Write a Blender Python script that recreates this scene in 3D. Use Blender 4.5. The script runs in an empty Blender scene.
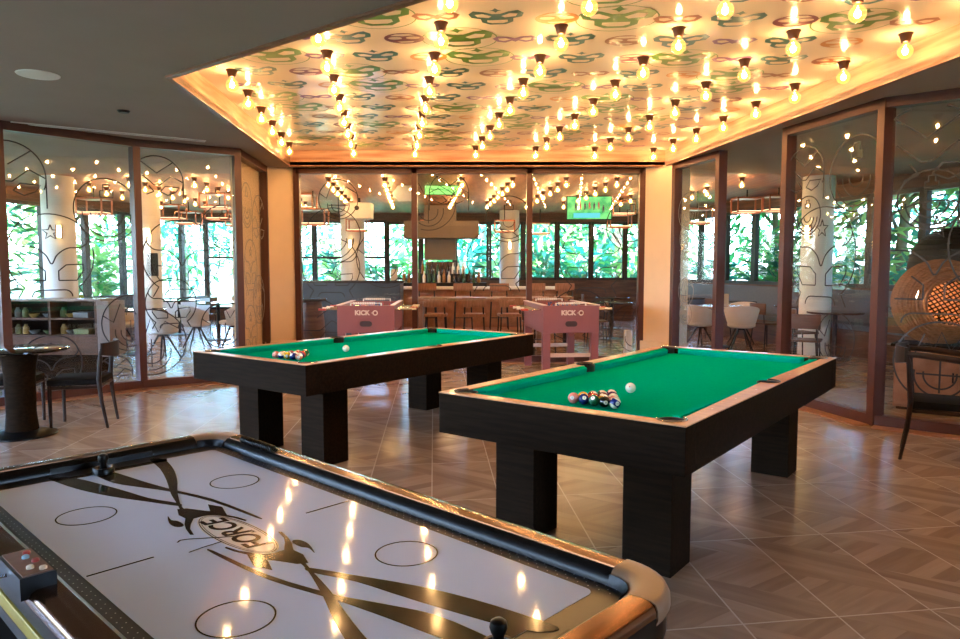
import bpy, bmesh, math, random
from mathutils import Vector, Matrix
from mathutils.geometry import tessellate_polygon
PI = math.pi
sc = bpy.context.scene
COL = sc.collection
# ------------------------------------------------------------------ camera, sky, sun, exposure
cam_d = bpy.data.cameras.new('camera'); cam = bpy.data.objects.new('camera', cam_d); COL.objects.link(cam)
cam.location = (0, 0, 1.449); cam.rotation_euler = (PI/2 - 0.0718, 0, 0)
cam_d.sensor_width = 36; cam_d.lens = 712/960*36; cam_d.clip_start = .05; cam_d.clip_end = 300
sc.camera = cam
world = bpy.data.worlds.new('sky'); sc.world = world; world.use_nodes = True
wn = world.node_tree; wn.nodes.clear()
wo = wn.nodes.new('ShaderNodeOutputWorld'); wb = wn.nodes.new('ShaderNodeBackground'); ws = wn.nodes.new('ShaderNodeTexSky')
ws.sky_type = 'NISHITA'; ws.sun_disc = False; ws.sun_elevation = math.radians(52); ws.sun_rotation = math.radians(200)
ws.air_density = 1.0; ws.dust_density = 2.0
wb.inputs['Strength'].default_value = 2.7
wx = wn.nodes.new('ShaderNodeMix'); wx.data_type = 'RGBA'; wx.blend_type = 'MULTIPLY'; wx.inputs[0].default_value = 1
wx.inputs[7].default_value = (.80, .93, 1.25, 1)
wn.links.new(ws.outputs[0], wx.inputs[6]); wn.links.new(wx.outputs[2], wb.inputs[0]); wn.links.new(wb.outputs[0], wo.inputs[0])
sun_d = bpy.data.lights.new('sun', 'SUN'); sun = bpy.data.objects.new('sun', sun_d); COL.objects.link(sun)
sun_d.energy = 10; sun_d.angle = .01; sun_d.color = (1, .95, .85)
sun.rotation_euler = (math.radians(38), 0, math.radians(-28)); sun.location = (0, 0, 12)
BULB_STRENGTH = 205.0
sc.view_settings.view_transform = 'Standard'; sc.view_settings.look = 'None'
sc.view_settings.gamma = 1; sc.view_settings.use_curve_mapping = False
sc.view_settings.exposure = 1.05
sc.cycles.use_denoising = True
sc.cycles.transparent_max_bounces = 24
sc.cycles.max_bounces = 8; sc.cycles.diffuse_bounces = 4; sc.cycles.glossy_bounces = 4
sc.cycles.sample_clamp_indirect = 6.0
sc.cycles.sample_clamp_direct = 0.0

random.seed(7)
# ------------------------------------------------------------------ materials
def lin(h):
    h = h.lstrip('#'); o = []
    for i in (0, 2, 4):
        c = int(h[i:i+2], 16)/255
        o.append(c/12.92 if c <= .04045 else ((c+.055)/1.055)**2.4)
    return tuple(o)
MATS = {}
def nd(nt, t, **kw):
    n = nt.nodes.new(t)
    for k, v in kw.items(): setattr(n, k, v)
    return n
def mat(name, col, rough=.5, metal=0, spec=.5, var=.08, scale=6, stretch=None, coat=0, bump=0, emis=None, es=0):
    """plain surface with a little procedural noise in its own colour"""
    if name in MATS: return MATS[name]
    m = bpy.data.materials.new(name); m.use_nodes = True; nt = m.node_tree
    b = nt.nodes['Principled BSDF']
    c = lin(col) if isinstance(col, str) else col
    tc = nd(nt, 'ShaderNodeTexCoord'); no = nd(nt, 'ShaderNodeTexNoise'); no.inputs['Scale'].default_value = scale
    no.inputs['Detail'].default_value = 4
    src = tc.outputs['Object']
    if stretch:
        mp = nd(nt, 'ShaderNodeMapping'); mp.inputs['Scale'].default_value = stretch
        nt.links.new(src, mp.inputs[0]); src = mp.outputs[0]
    nt.links.new(src, no.inputs['Vector'])
    r = nd(nt, 'ShaderNodeValToRGB')
    r.color_ramp.elements[0].position = .3; r.color_ramp.elements[1].position = .7
    r.color_ramp.elements[0].color = tuple(x*(1-var) for x in c)+(1,)
    r.color_ramp.elements[1].color = tuple(min(1, x*(1+var)) for x in c)+(1,)
    nt.links.new(no.outputs['Fac'], r.inputs[0]); nt.links.new(r.outputs[0], b.inputs['Base Color'])
    b.inputs['Roughness'].default_value = rough; b.inputs['Metallic'].default_value = metal
    b.inputs['Specular IOR Level'].default_value = spec; b.inputs['Coat Weight'].default_value = coat
    b.inputs['Coat Roughness'].default_value = .06
    if bump:
        bp = nd(nt, 'ShaderNodeBump'); bp.inputs['Strength'].default_value = bump; bp.inputs['Distance'].default_value = .01
        nt.links.new(no.outputs['Fac'], bp.inputs['Height']); nt.links.new(bp.outputs[0], b.inputs['Normal'])
    if emis:
        b.inputs['Emission Color'].default_value = (lin(emis) if isinstance(emis, str) else emis)+(1,)
        b.inputs['Emission Strength'].default_value = es
    MATS[name] = m; return m
def emit(name, col, s):
    if name in MATS: return MATS[name]
    m = bpy.data.materials.new(name); m.use_nodes = True; nt = m.node_tree; nt.nodes.clear()
    o = nd(nt, 'ShaderNodeOutputMaterial'); e = nd(nt, 'ShaderNodeEmission')
    e.inputs[0].default_value = col+(1,); e.inputs[1].default_value = s
    nt.links.new(e.outputs[0], o.inputs[0]); MATS[name] = m; return m
def glassy(name, tint=(1, 1, 1), f0=.045, rough=0.0, glow=None, gs=0):
    """thin clear glass: transparent with a Schlick mirror reflection on each face"""
    if name in MATS: return MATS[name]
    m = bpy.data.materials.new(name); m.use_nodes = True; nt = m.node_tree; nt.nodes.clear()
    o = nd(nt, 'ShaderNodeOutputMaterial'); mx = nd(nt, 'ShaderNodeMixShader')
    t = nd(nt, 'ShaderNodeBsdfTransparent'); g = nd(nt, 'ShaderNodeBsdfGlossy')
    t.inputs[0].default_value = tint+(1,); g.inputs['Roughness'].default_value = rough
    ge = nd(nt, 'ShaderNodeNewGeometry'); dt = nd(nt, 'ShaderNodeVectorMath', operation='DOT_PRODUCT')
    nt.links.new(ge.outputs['Normal'], dt.inputs[0]); nt.links.new(ge.outputs['Incoming'], dt.inputs[1])
    ab = nd(nt, 'ShaderNodeMath', operation='ABSOLUTE'); nt.links.new(dt.outputs['Value'], ab.inputs[0])
    om = nd(nt, 'ShaderNodeMath', operation='SUBTRACT'); om.inputs[0].default_value = 1; nt.links.new(ab.outputs[0], om.inputs[1])
    pw = nd(nt, 'ShaderNodeMath', operation='POWER'); pw.inputs[1].default_value = 5; nt.links.new(om.outputs[0], pw.inputs[0])
    ma = nd(nt, 'ShaderNodeMath', operation='MULTIPLY_ADD'); ma.inputs[1].default_value = 1-f0; ma.inputs[2].default_value = f0
    nt.links.new(pw.outputs[0], ma.inputs[0]); nt.links.new(ma.outputs[0], mx.inputs[0])
    nt.links.new(t.outputs[0], mx.inputs[1]); nt.links.new(g.outputs[0], mx.inputs[2])
    last = mx
    if glow:
        ad = nd(nt, 'ShaderNodeAddShader'); e = nd(nt, 'ShaderNodeEmission')
        e.inputs[0].default_value = glow+(1,); e.inputs[1].default_value = gs
        nt.links.new(mx.outputs[0], ad.inputs[0]); nt.links.new(e.outputs[0], ad.inputs[1]); last = ad
    nt.links.new(last.outputs[0], o.inputs[0]); MATS[name] = m; return m
def wood(name, c1, c2, rough=.45, scale=3, stretch=(1, 12, 12), coat=0, spec=.4):
    if name in MATS: return MATS[name]
    m = bpy.data.materials.new(name); m.use_nodes = True; nt = m.node_tree; b = nt.nodes['Principled BSDF']
    tc = nd(nt, 'ShaderNodeTexCoord'); mp = nd(nt, 'ShaderNodeMapping'); mp.inputs['Scale'].default_value = stretch
    no = nd(nt, 'ShaderNodeTexNoise'); no.inputs['Scale'].default_value = scale; no.inputs['Detail'].default_value = 6
    nt.links.new(tc.outputs['Object'], mp.inputs[0]); nt.links.new(mp.outputs[0], no.inputs['Vector'])
    r = nd(nt, 'ShaderNodeValToRGB'); r.color_ramp.elements[0].position = .35; r.color_ramp.elements[1].position = .65
    r.color_ramp.elements[0].color = lin(c1)+(1,); r.color_ramp.elements[1].color = lin(c2)+(1,)
    nt.links.new(no.outputs['Fac'], r.inputs[0]); nt.links.new(r.outputs[0], b.inputs['Base Color'])
    b.inputs['Roughness'].default_value = rough; b.inputs['Coat Weight'].default_value = coat; b.inputs['Coat Roughness'].default_value = .08; b.inputs['Specular IOR Level'].default_value = spec
    MATS[name] = m; return m

def floor_material():
    m = bpy.data.materials.new('wood_look_tile'); m.use_nodes = True; nt = m.node_tree; b = nt.nodes['Principled BSDF']; L = nt.links
    tc = nd(nt, 'ShaderNodeTexCoord'); sx = nd(nt, 'ShaderNodeSeparateXYZ'); L.new(tc.outputs['Object'], sx.inputs[0])
    def M(op, a=None, bb=None, c=None):
        n = nd(nt, 'ShaderNodeMath', operation=op)
        for i, v in enumerate((a, bb, c)):
            if v is None: continue
            if isinstance(v, (int, float)): n.inputs[i].default_value = v
            else: L.new(v, n.inputs[i])
        return n.outputs[0]
    def lincomb(ax, ay, off): return M('ADD', M('MULTIPLY', sx.outputs[0], ax), M('MULTIPLY_ADD', sx.outputs[1], ay, off))
    a1 = math.radians(8.5); a2 = math.radians(-86.3)
    s = lincomb(-math.sin(a2)/.424, math.cos(a2)/.424, -1.677/.424)     # across the steep joints
    t = lincomb(-math.sin(a1)/.86, math.cos(a1)/.86, -2.62/.86)          # across the flat joints
    fs = M('FRACT', s); ft = M('FRACT', t); cs = M('FLOOR', s); ct = M('FLOOR', t)
    es = M('ABSOLUTE', M('SUBTRACT', fs, .5)); et = M('ABSOLUTE', M('SUBTRACT', ft, .5))
    grout = M('MAXIMUM', M('GREATER_THAN', es, .5-.009), M('GREATER_THAN', et, .5-.0045))
    # strips printed in the tile run in one of two directions, in halves of each tile
    half = M('FLOOR', M('MULTIPLY', M('ADD', ft, M('MULTIPLY', fs, .35)), 2.0))
    par = M('MODULO', M('ABSOLUTE', M('ADD', M('ADD', cs, ct), half)), 2.0)
    d1 = lincomb(math.cos(math.radians(35)), math.sin(math.radians(35)), 0); d2 = lincomb(-math.sin(math.radians(52)), math.cos(math.radians(52)), 0)
    e1 = lincomb(-math.sin(math.radians(35)), math.cos(math.radians(35)), 0); e2 = lincomb(math.cos(math.radians(52)), math.sin(math.radians(52)), 0)
    def mixf(f, a, bb):
        n = nd(nt, 'ShaderNodeMix'); L.new(f, n.inputs[0]); L.new(a, n.inputs[2]); L.new(bb, n.inputs[3]); return n.outputs[0]
    acr = mixf(par, e1, e2); alo = mixf(par, d1, d2)
    strip = M('FLOOR', M('MULTIPLY', acr, 1/.085))
    cid = nd(nt, 'ShaderNodeCombineXYZ'); L.new(M('ADD', strip, M('MULTIPLY', cs, 7.3)), cid.inputs[0]); L.new(M('ADD', M('MULTIPLY', ct, 3.1), half), cid.inputs[1]); L.new(par, cid.inputs[2])
    wnz = nd(nt, 'ShaderNodeTexWhiteNoise'); L.new(cid.outputs[0], wnz.inputs['Vector'])
    gv = nd(nt, 'ShaderNodeCombineXYZ'); L.new(M('MULTIPLY', acr, 22), gv.inputs[0]); L.new(M('MULTIPLY', alo, 2.4), gv.inputs[1]); L.new(M('MULTIPLY', strip, 3.7), gv.inputs[2])
    no = nd(nt, 'ShaderNodeTexNoise'); no.inputs['Scale'].default_value = 1.0; no.inputs['Detail'].default_value = 5; L.new(gv.outputs[0], no.inputs['Vector'])
    fac = M('ADD', M('MULTIPLY_ADD', wnz.outputs['Value'], .38, .1), M('MULTIPLY', no.outputs['Fac'], .55))
    r = nd(nt, 'ShaderNodeValToRGB'); L.new(fac, r.inputs[0])
    r.color_ramp.elements[0].position = .25; r.color_ramp.elements[0].color = lin('#7d6452')+(1,)
    r.color_ramp.elements[1].position = .85; r.color_ramp.elements[1].color = lin('#a68e79')+(1,)
    e = r.color_ramp.elements.new(.55); e.color = lin('#927963')+(1,)
    mc = nd(nt, 'ShaderNodeMix', data_type='RGBA'); L.new(grout, mc.inputs[0]); L.new(r.outputs[0], mc.inputs[6]); mc.inputs[7].default_value = lin('#b8a694')+(1,)
    L.new(mc.outputs[2], b.inputs['Base Color'])
    b.inputs['Roughness'].default_value = .22; b.inputs['Specular IOR Level'].default_value = .4
    return m

FLOOR = floor_material()
GREY_CEIL = mat('grey_plaster', '#9a8a7e', .85, var=.03, scale=2)
PANEL = mat('printed_panel', '#e6d5c0', .11, var=.02, scale=2, spec=.09)
FASCIA = wood('pale_plywood', '#a9765c', '#cfa386', .5, 1.2, (1, 1, 14))
TRIM = wood('dark_walnut_trim', '#7a5038', '#8d6046', .4, 3, (2, 2, 8))
FRAME = mat('copper_brown_frame', '#50291f', .42, .15, var=.06)
COLUMN = mat('cream_paint', '#e6c6a4', .6, var=.02)
WHITE = mat('white_plaster', '#e6e2da', .6, var=.03)
GLASS = glassy('clear_glass', (.97, .98, .97), .05)
WGLASS = glassy('window_glass', (.97, .99, .98), .04)
ETCH = mat('etched_line', '#2a2220', .5, var=.05)
ETCHL = mat('etched_line_pale', '#8b8378', .5, var=.05)
BLACKWOOD = wood('black_stained_oak', '#1a120b', '#241910', .6, 4, (1, 14, 14), spec=.02)
RAILWOOD = wood('honey_rail_wood', '#b57b4c', '#c98f5e', .35, 3, (2, 16, 16), coat=.2)
FELT = mat('green_felt', '#00a58c', .9, spec=.0, var=.05, scale=60, bump=.05)
POCKET = mat('black_leather', '#17110e', .5, var=.1, scale=40)
CHROME = mat('chrome', '#c9c9c9', .12, 1, var=.02)
BLACK = mat('black_plastic', '#080808', .35, var=.1, spec=.3)
GLOSSBLACK = mat('gloss_black_rail', '#120f0e', .3, var=.1, spec=.2)
RAILTOP = mat('rail_top_warm_reflection', '#6b4831', .17, .9, var=.06)  # warm ceiling reflected in the black rail, put into the colour
SATIN = mat('satin_cap_plastic', '#8f6d53', .4, .1, var=.05)
DOTBLACK = mat('speckled_border', '#1c1e24', .3, var=.2, scale=90)
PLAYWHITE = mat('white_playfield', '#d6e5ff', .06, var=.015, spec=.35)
GRAPHIC = mat('printed_black', '#1d1816', .1, var=.06, spec=.2)
GRAPHICW = mat('printed_white', '#e9e9e4', .2, var=.03, coat=.4)
SILVER = mat('brushed_silver', '#9fa4ab', .25, .9, var=.05)
DARKCHAIR = wood('dark_walnut', '#1d110a', '#2f1b11', .45, 4, (2, 14, 2), spec=.2)
SEATFAB = mat('dark_upholstery', '#12100f', .85, spec=.1, var=.1, scale=40)
FOOS = mat('maroon_laminate', '#8a4a47', .4, var=.05)
FOOSL = mat('pale_edge', '#d9b7a4', .4, var=.05)
SHELL = mat('white_shell', '#dcd3c6', .45, var=.03)
TABLETOP = mat('glossy_top', '#3b3a38', .12, var=.05, coat=.5)
PALETOP = mat('pale_top', '#cfc3b3', .2, var=.04, coat=.3)
BROWN = wood('brown_panelling', '#4b2f20', '#67442f', .5, 2, (1, 1, 10))
WOODCEIL = wood('wood_ceiling', '#8d5a3e', '#a9704d', .5, 1.5, (10, 1, 1))
TAN = wood('tan_wood', '#8d5c3d', '#a87150', .45, 3, (2, 10, 2))
DARKMETAL = mat('dark_metal', '#1d1d1f', .4, .6, var=.08)
SOFA = mat('blue_grey_fabric', '#59646f', .85, var=.08, scale=30)
GREENF = mat('green_fabric', '#7f9c3c', .85, var=.08, scale=30)
WFRAME = mat('dark_window_frame', '#241f1c', .4, var=.06)
LEAF = [mat('leaf_%s' % n, c, .45, var=.25, scale=1.5, spec=.4) for n, c in (('mid', '#4ea85c'), ('blue', '#3aa890'), ('lime', '#a2d47a'), ('deep', '#2a7a5e'))]
for m_ in LEAF:      # thin leaves let some light through
    nt_ = m_.node_tree; b_ = nt_.nodes['Principled BSDF']; o_ = nt_.nodes['Material Output']
    tr_ = nt_.nodes.new('ShaderNodeBsdfTranslucent'); mx_ = nt_.nodes.new('ShaderNodeMixShader'); mx_.inputs[0].default_value = .4
    nt_.links.new(b_.inputs['Base Color'].links[0].from_socket, tr_.inputs[0])
    nt_.links.new(b_.outputs[0], mx_.inputs[1]); nt_.links.new(tr_.outputs[0], mx_.inputs[2]); nt_.links.new(mx_.outputs[0], o_.inputs[0])
BARK = mat('bark', '#8a7d6c', .9, var=.25, scale=12)
PAVE = mat('garden_ground', '#5f7a52', .8, var=.1, scale=3)
RATTAN = wood('rattan', '#7b4f2c', '#996640', .6, 6, (4, 4, 20))
BLKRATTAN = mat('black_weave', '#100d0c', .6, var=.2, scale=60)

# ------------------------------------------------------------------ mesh helpers
class B:
    def __init__(self): self.bm = bmesh.new(); self.mi = 0
    def _tag(self, fs):
        for f in fs: f.material_index = self.mi
    def box(self, c, s, rot=0, bevel=0, mtx=None):
        r = bmesh.ops.create_cube(self.bm, size=1); vs = r['verts']
        for v in vs: v.co = Vector((v.co.x*s[0], v.co.y*s[1], v.co.z*s[2]))
        fs = list({f for v in vs for f in v.link_faces}); self._tag(fs)
        if bevel:
            es = list({e for v in vs for e in v.link_edges})
            g = bmesh.ops.bevel(self.bm, geom=es, offset=bevel, segments=2, profile=.6, affect='EDGES')
            self._tag(g['faces']); vs = list({v for f in g['faces'] for v in f.verts} | {v for v in vs if v.is_valid})
        M4 = Matrix.Translation(c) @ Matrix.Rotation(rot, 4, 'Z')
        if mtx is not None: M4 = Matrix.Translation(c) @ mtx
        for v in vs: v.co = M4 @ v.co
        return self
    def tube(self, pts, r, seg=10, closed=False):
        pts = [Vector(p) for p in pts]; n = len(pts)
        rr = r if isinstance(r, (list, tuple)) else [r]*n
        rings = []; up = None
        for i, p in enumerate(pts):
            if closed: d = pts[(i+1) % n]-pts[i-1]
            else: d = (pts[min(i+1, n-1)]-pts[max(i-1, 0)])
            d.normalize()
            if up is None:
                up = Vector((0, 0, 1)) if abs(d.z) < .9 else Vector((1, 0, 0))
            a = d.cross(up)
            if a.length < 1e-6: a = d.orthogonal()
            a.normalize(); b_ = a.cross(d); b_.normalize(); up = b_
            rings.append([self.bm.verts.new(p + a*rr[i]*math.cos(2*PI*k/seg) + b_*rr[i]*math.sin(2*PI*k/seg)) for k in range(seg)])
        fs = []
        for i in range(n if closed else n-1):
            A, C = rings[i], rings[(i+1) % n]
            for k in range(seg):
                fs.append(self.bm.faces.new((A[k], A[(k+1) % seg], C[(k+1) % seg], C[k])))
        if not closed:
            fs.append(self.bm.faces.new(list(reversed(rings[0])))); fs.append(self.bm.faces.new(rings[-1]))
        self._tag(fs); return self
    def cyl(self, p0, p1, r0, r1=None, seg=16): return self.tube([p0, p1], [r0, r0 if r1 is None else r1], seg)
    def lathe(self, prof, c=(0, 0, 0), seg=24):
        rings = []
        for r, z in prof:
            if r < 1e-5: rings.append([self.bm.verts.new((c[0], c[1], c[2]+z))])
            else: rings.append([self.bm.verts.new((c[0]+r*math.cos(2*PI*k/seg), c[1]+r*math.sin(2*PI*k/seg), c[2]+z)) for k in range(seg)])
        fs = []
        for A, C in zip(rings[:-1], rings[1:]):
            for k in range(seg):
                k2 = (k+1) % seg
                if len(A) == 1 and len(C) == 1: continue
                if len(A) == 1: fs.append(self.bm.faces.new((A[0], C[k2], C[k])))
                elif len(C) == 1: fs.append(self.bm.faces.new((A[k], A[k2], C[0])))
                else: fs.append(self.bm.faces.new((A[k], A[k2], C[k2], C[k])))
        if len(rings[0]) > 1: fs.append(self.bm.faces.new(list(reversed(rings[0]))))
        if len(rings[-1]) > 1: fs.append(self.bm.faces.new(rings[-1]))
        self._tag(fs); return self
    def ball(self, c, r, seg=20, sz=1):
        n = seg//2
        return self.lathe([(r*math.sin(PI*i/n), -r*sz*math.cos(PI*i/n)) for i in range(n+1)], c, seg)
    def prism(self, poly, z0, z1, holes=()):
        """vertical prism over a 2-D outline with optional holes"""
        loops = [[Vector((x, y, 0)) for x, y in poly]]+[[Vector((x, y, 0)) for x, y in h] for h in holes]
        tris = tessellate_polygon(loops); flat = [p for l in loops for p in l]
        lo = [self.bm.verts.new((p.x, p.y, z0)) for p in flat]; fs = []
        if z1 is None:
            for t in tris: fs.append(self.bm.faces.new([lo[i] for i in t]))
            self._tag(fs); return self
        hi = [self.bm.verts.new((p.x, p.y, z1)) for p in flat]
        for t in tris:
            fs.append(self.bm.faces.new([hi[i] for i in t])); fs.append(self.bm.faces.new([lo[i] for i in reversed(t)]))
        k = 0
        for l in loops:
            for i in range(len(l)):
                j = (i+1) % len(l); fs.append(self.bm.faces.new((lo[k+i], lo[k+j], hi[k+j], hi[k+i])))
            k += len(l)
        self._tag(fs); return self
    def face(self, pts):
        self._tag([self.bm.faces.new([self.bm.verts.new(p) for p in pts])]); return self
    def done(self, name, mats, parent=None, smooth=35, loc=None, rot=None):
        bmesh.ops.recalc_face_normals(self.bm, faces=self.bm.faces)
        me = bpy.data.meshes.new(name); self.bm.to_mesh(me); self.bm.free()
        for m in (mats if isinstance(mats, (list, tuple)) else [mats]): me.materials.append(m)
        if smooth:
            for p in me.polygons: p.use_smooth = True
            me.set_sharp_from_angle(angle=math.radians(smooth))
        o = bpy.data.objects.new(name, me); COL.objects.link(o)
        if parent: o.parent = parent
        if loc: o.location = loc
        if rot: o.rotation_euler = rot
        return o
def tag(o, label=None, cat=None, group=None, kind=None):
    if label: o['label'] = label
    if cat: o['category'] = cat
    if group: o['group'] = group
    if kind: o['kind'] = kind
    return o
def thing(name, label, cat, loc=(0, 0, 0), rz=0, group=None):
    o = bpy.data.objects.new(name, None); COL.objects.link(o); o.empty_display_size = .1
    o.location = loc; o.rotation_euler = (0, 0, rz); return tag(o, label, cat, group)
def struct(o, label=None): o['kind'] = 'structure'; (label and o.__setitem__('label', label)); return o
KIDS = {}
def dup(root, loc, rz=None, label=None, group=None):
    def cp(o, parent):
        c = o.copy(); COL.objects.link(c)
        if parent: c.parent = parent
        for ch in [x for x in o.children]: cp(ch, c)
        return c
    r = cp(root, None); r.location = loc
    if rz is not None: r.rotation_euler = (0, 0, rz)
    if label: r['label'] = label
    if group: r['group'] = group
    return r
def text_mesh(name, body, size, material, parent, loc, rot, extrude=.0006, shear=0, bold=0, spacing=1):
    cu = bpy.data.curves.new(name, 'FONT'); cu.body = body; cu.size = size; cu.align_x = 'CENTER'; cu.align_y = 'CENTER'
    cu.extrude = extrude; cu.shear = shear; cu.offset = bold; cu.space_character = spacing
    tmp = bpy.data.objects.new(name, cu); COL.objects.link(tmp)
    dg = bpy.context.evaluated_depsgraph_get(); dg.update()
    me = bpy.data.meshes.new_from_object(tmp.evaluated_get(dg))
    bpy.data.objects.remove(tmp); bpy.data.curves.remove(cu)
    me.materials.clear(); me.materials.append(material)
    o = bpy.data.objects.new(name, me); COL.objects.link(o); o.parent = parent; o.location = loc; o.rotation_euler = rot
    return o
def ring_pts(n, r, c=(0, 0)): return [(c[0]+r*math.cos(2*PI*i/n), c[1]+r*math.sin(2*PI*i/n)) for i in range(n)]
def smooth_closed(P, n=6):
    out = []; N = len(P)
    for i in range(N):
        p0, p1, p2, p3 = P[i-1], P[i], P[(i+1) % N], P[(i+2) % N]
        for k in range(n):
            t = k/n
            out.append(tuple(.5*((2*p1[j])+(-p0[j]+p2[j])*t+(2*p0[j]-5*p1[j]+4*p2[j]-p3[j])*t*t+(-p0[j]+3*p1[j]-3*p2[j]+p3[j])*t**3) for j in (0, 1)))
    return out

# ------------------------------------------------------------------ the setting
ZC = 2.97
M0 = (-5.0, 7.48); M1 = (-4.10, 8.56); M2 = (-3.12, 9.24); M3 = (-3.25, 10.80)
C1 = (-2.79, 10.98); C2 = (2.47, 10.98)
R1a = (2.86, 10.45); R1b = (3.14, 9.38); R2a = (3.36, 7.85); R2b = (3.66, 6.52); R3b = (5.6, 5.0)
LL = (-7.1, 5.0)
RL0 = (-7.65, 20.0); RL1 = (-10.35, 5.0); RR0 = (5.0, 20.0); RR1 = (8.65, 5.0)
b = B(); b.prism([(-11, -4), (9.2, -4), (9.2, 20.2), (-11, 20.2)], -.1, 0)
floor = struct(b.done('floor', FLOOR, smooth=0))
b = B(); b.box((0, 15, -.16), (90, 90, .1)); ground = struct(b.done('ground', PAVE, smooth=0))
# grey ceiling with the recess cut out
HOLE = [(-2.45, 5.79), (-2.81, 10.66), (2.73, 10.66), (3.41, 5.18), (3.75, 2.4), (1.9, 2.4), (-.34, 4.16)]
b = B(); b.prism([(-11, -4), (9.2, -4), (9.2, 11.6), (-11, 11.6)], ZC, ZC+.05, [HOLE])
ceiling = struct(b.done('ceiling', GREY_CEIL, smooth=0))
b = B(); b.prism([(-11, 11.6), (9.2, 11.6), (9.2, 20.3), (-11, 20.3)], ZC, ZC+.05)
struct(b.done('ceiling_restaurant', WOODCEIL, smooth=0))
ZP = 3.185
b = B()
for i in range(len(HOLE)):
    p, q = HOLE[i], HOLE[(i+1) % len(HOLE)]
    b.face([(p[0], p[1], ZC+.0), (q[0], q[1], ZC), (q[0], q[1], ZP+.01), (p[0], p[1], ZP+.01)])
struct(b.done('trim_recess_fascia', FASCIA, smooth=0))
b = B(); b.prism(HOLE, ZP, ZP+.04); panel = struct(b.done('ceiling_panel', PANEL, smooth=0))
b = B()   # dark trim round the recess rim, proud of the ceiling
cx_ = sum(p[0] for p in HOLE)/len(HOLE); cy_ = sum(p[1] for p in HOLE)/len(HOLE)
def inset(poly, d):
    out = []; N = len(poly)
    for i in range(N):
        p0, p1, p2 = Vector(poly[i-1]), Vector(poly[i]), Vector(poly[(i+1) % N])
        e1 = (p1-p0).normalized(); e2 = (p2-p1).normalized(); n1 = Vector((e1.y, -e1.x)); n2 = Vector((e2.y, -e2.x))
        m = (n1+n2); m = m/(m.length_squared/2) if m.length > 1e-6 else n1
        out.append(tuple(p1+m*d))
    return out
b.prism(inset(HOLE, -.05), ZC-.018, ZC+.002, [inset(HOLE, 0.0)])
struct(b.done('trim_recess_rim', TRIM, smooth=0))

# masks printed on the panel (surface pattern of the panel: one mesh)
MCOL = ['#4a7a1c', '#115a58', '#6a2a6a', '#8a4a20', '#b8741a', '#6a1830', '#2f6a72']
def mask_shapes(kind):
    """filled outlines with holes, in a unit box, top of the mask is +y"""
    if kind == 0:
        o = [(-1, .42), (-.8, .72), (-.45, .6), (-.15, .38), (.15, .38), (.45, .6), (.8, .72), (1, .42), (.92, .05), (.6, -.1), (.58, -.45), (.3, -.72), (-.3, -.72), (-.58, -.45), (-.6, -.1), (-.92, .05)]
        h = [[(-.78, .35), (-.5, .42), (-.18, .15), (-.3, .0), (-.7, .1)], [(.78, .35), (.7, .1), (.3, .0), (.18, .15), (.5, .42)], [(-.38, -.25), (.38, -.25), (.38, -.45), (.2, -.58), (-.2, -.58), (-.38, -.45)]]
        s = [(0, .95), (.1, .78), (.22, .72), (.08, .66), (0, .52), (-.08, .66), (-.22, .72), (-.1, .78)]
        return [(o, h), (s, [])]
    if kind == 1:
        o = [(-1, .2), (-.75, .5), (-.3, .42), (0, .2), (.3, .42), (.75, .5), (1, .2), (.8, -.25), (.45, -.4), (.15, -.15), (0, -.3), (-.15, -.15), (-.45, -.4), (-.8, -.25)]
        h = [[(-.75, .2), (-.4, .22), (-.2, .02), (-.5, -.15), (-.7, -.05)], [(.75, .2), (.7, -.05), (.5, -.15), (.2, .02), (.4, .22)]]
        return [(o, h)]
    o = ring_pts(22, .9); o = [(x, y*.8) for x, y in o]
    h = [[(x*.8-.4, y*.45+.05) for x, y in ring_pts(10, .4)], [(x*.8+.4, y*.45+.05) for x, y in ring_pts(10, .4)], [(-.4, -.4), (.4, -.4), (.25, -.58), (-.25, -.58)], [(-.55, .38), (0, .3), (.55, .38), (.3, .58), (-.3, .58)]]
    return [(o, h)]
def in_poly(x, y, P):
    c = False
    for i in range(len(P)):
        (x0, y0), (x1, y1) = P[i-1], P[i]
        if (y0 > y) != (y1 > y) and x < (x1-x0)*(y-y0)/(y1-y0)+x0: c = not c
    return c
b = B(); rm = random.Random(3)
ra = -.128; dxr, dyr = math.sin(ra), math.cos(ra)
SAFE = inset(HOLE, .22) if in_poly(*inset(HOLE, .22)[0], HOLE) else inset(HOLE, -.22)
for j in range(-2, 22):
    for i in range(-9, 10):
        u_ = i*.42+(.21 if j % 2 else 0); v_ = 2.3+j*.47
        x = .42+u_*1.0+v_*dxr+.35; y = v_*dyr+u_*.03
        if not in_poly(x, y, SAFE): continue
        k = (i+2*(j % 2)+j) % 4
        kind, ci, sz = {0: (0, 0, .26), 1: (1, 2, .17), 2: (0, 1, .19), 3: (2, (3, 4, 5)[(i+j) % 3], .17)}[k]
        if k == 1 and (i*3+j) % 3 == 0: kind, ci = 1, 3
        if k == 0 and (i+j) % 5 == 0: kind, ci, sz = 0, 6, .21
        b.mi = ci
        c, s = math.cos(-.1), math.sin(-.1)
        f = lambda px, py: (x+(px*c-(-py)*s)*sz, y+(px*s+(-py)*c)*sz)
        for o, hs in mask_shapes(kind):
            b.prism([f(*p) for p in o], ZP-.0015, None, [[f(*p) for p in h] for h in hs])
        if kind == 0 and ci == 0:
            b.prism([f(px*1.12, py) for px, py in ring_pts(26, 1.0)], ZP-.0012, None, [[f(px*1.12, py) for px, py in ring_pts(26, .965)]])
pm = b.done('mask_print', [mat('print_%d' % i, c, .3, var=.06) for i, c in enumerate(MCOL)], panel, smooth=0)

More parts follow.
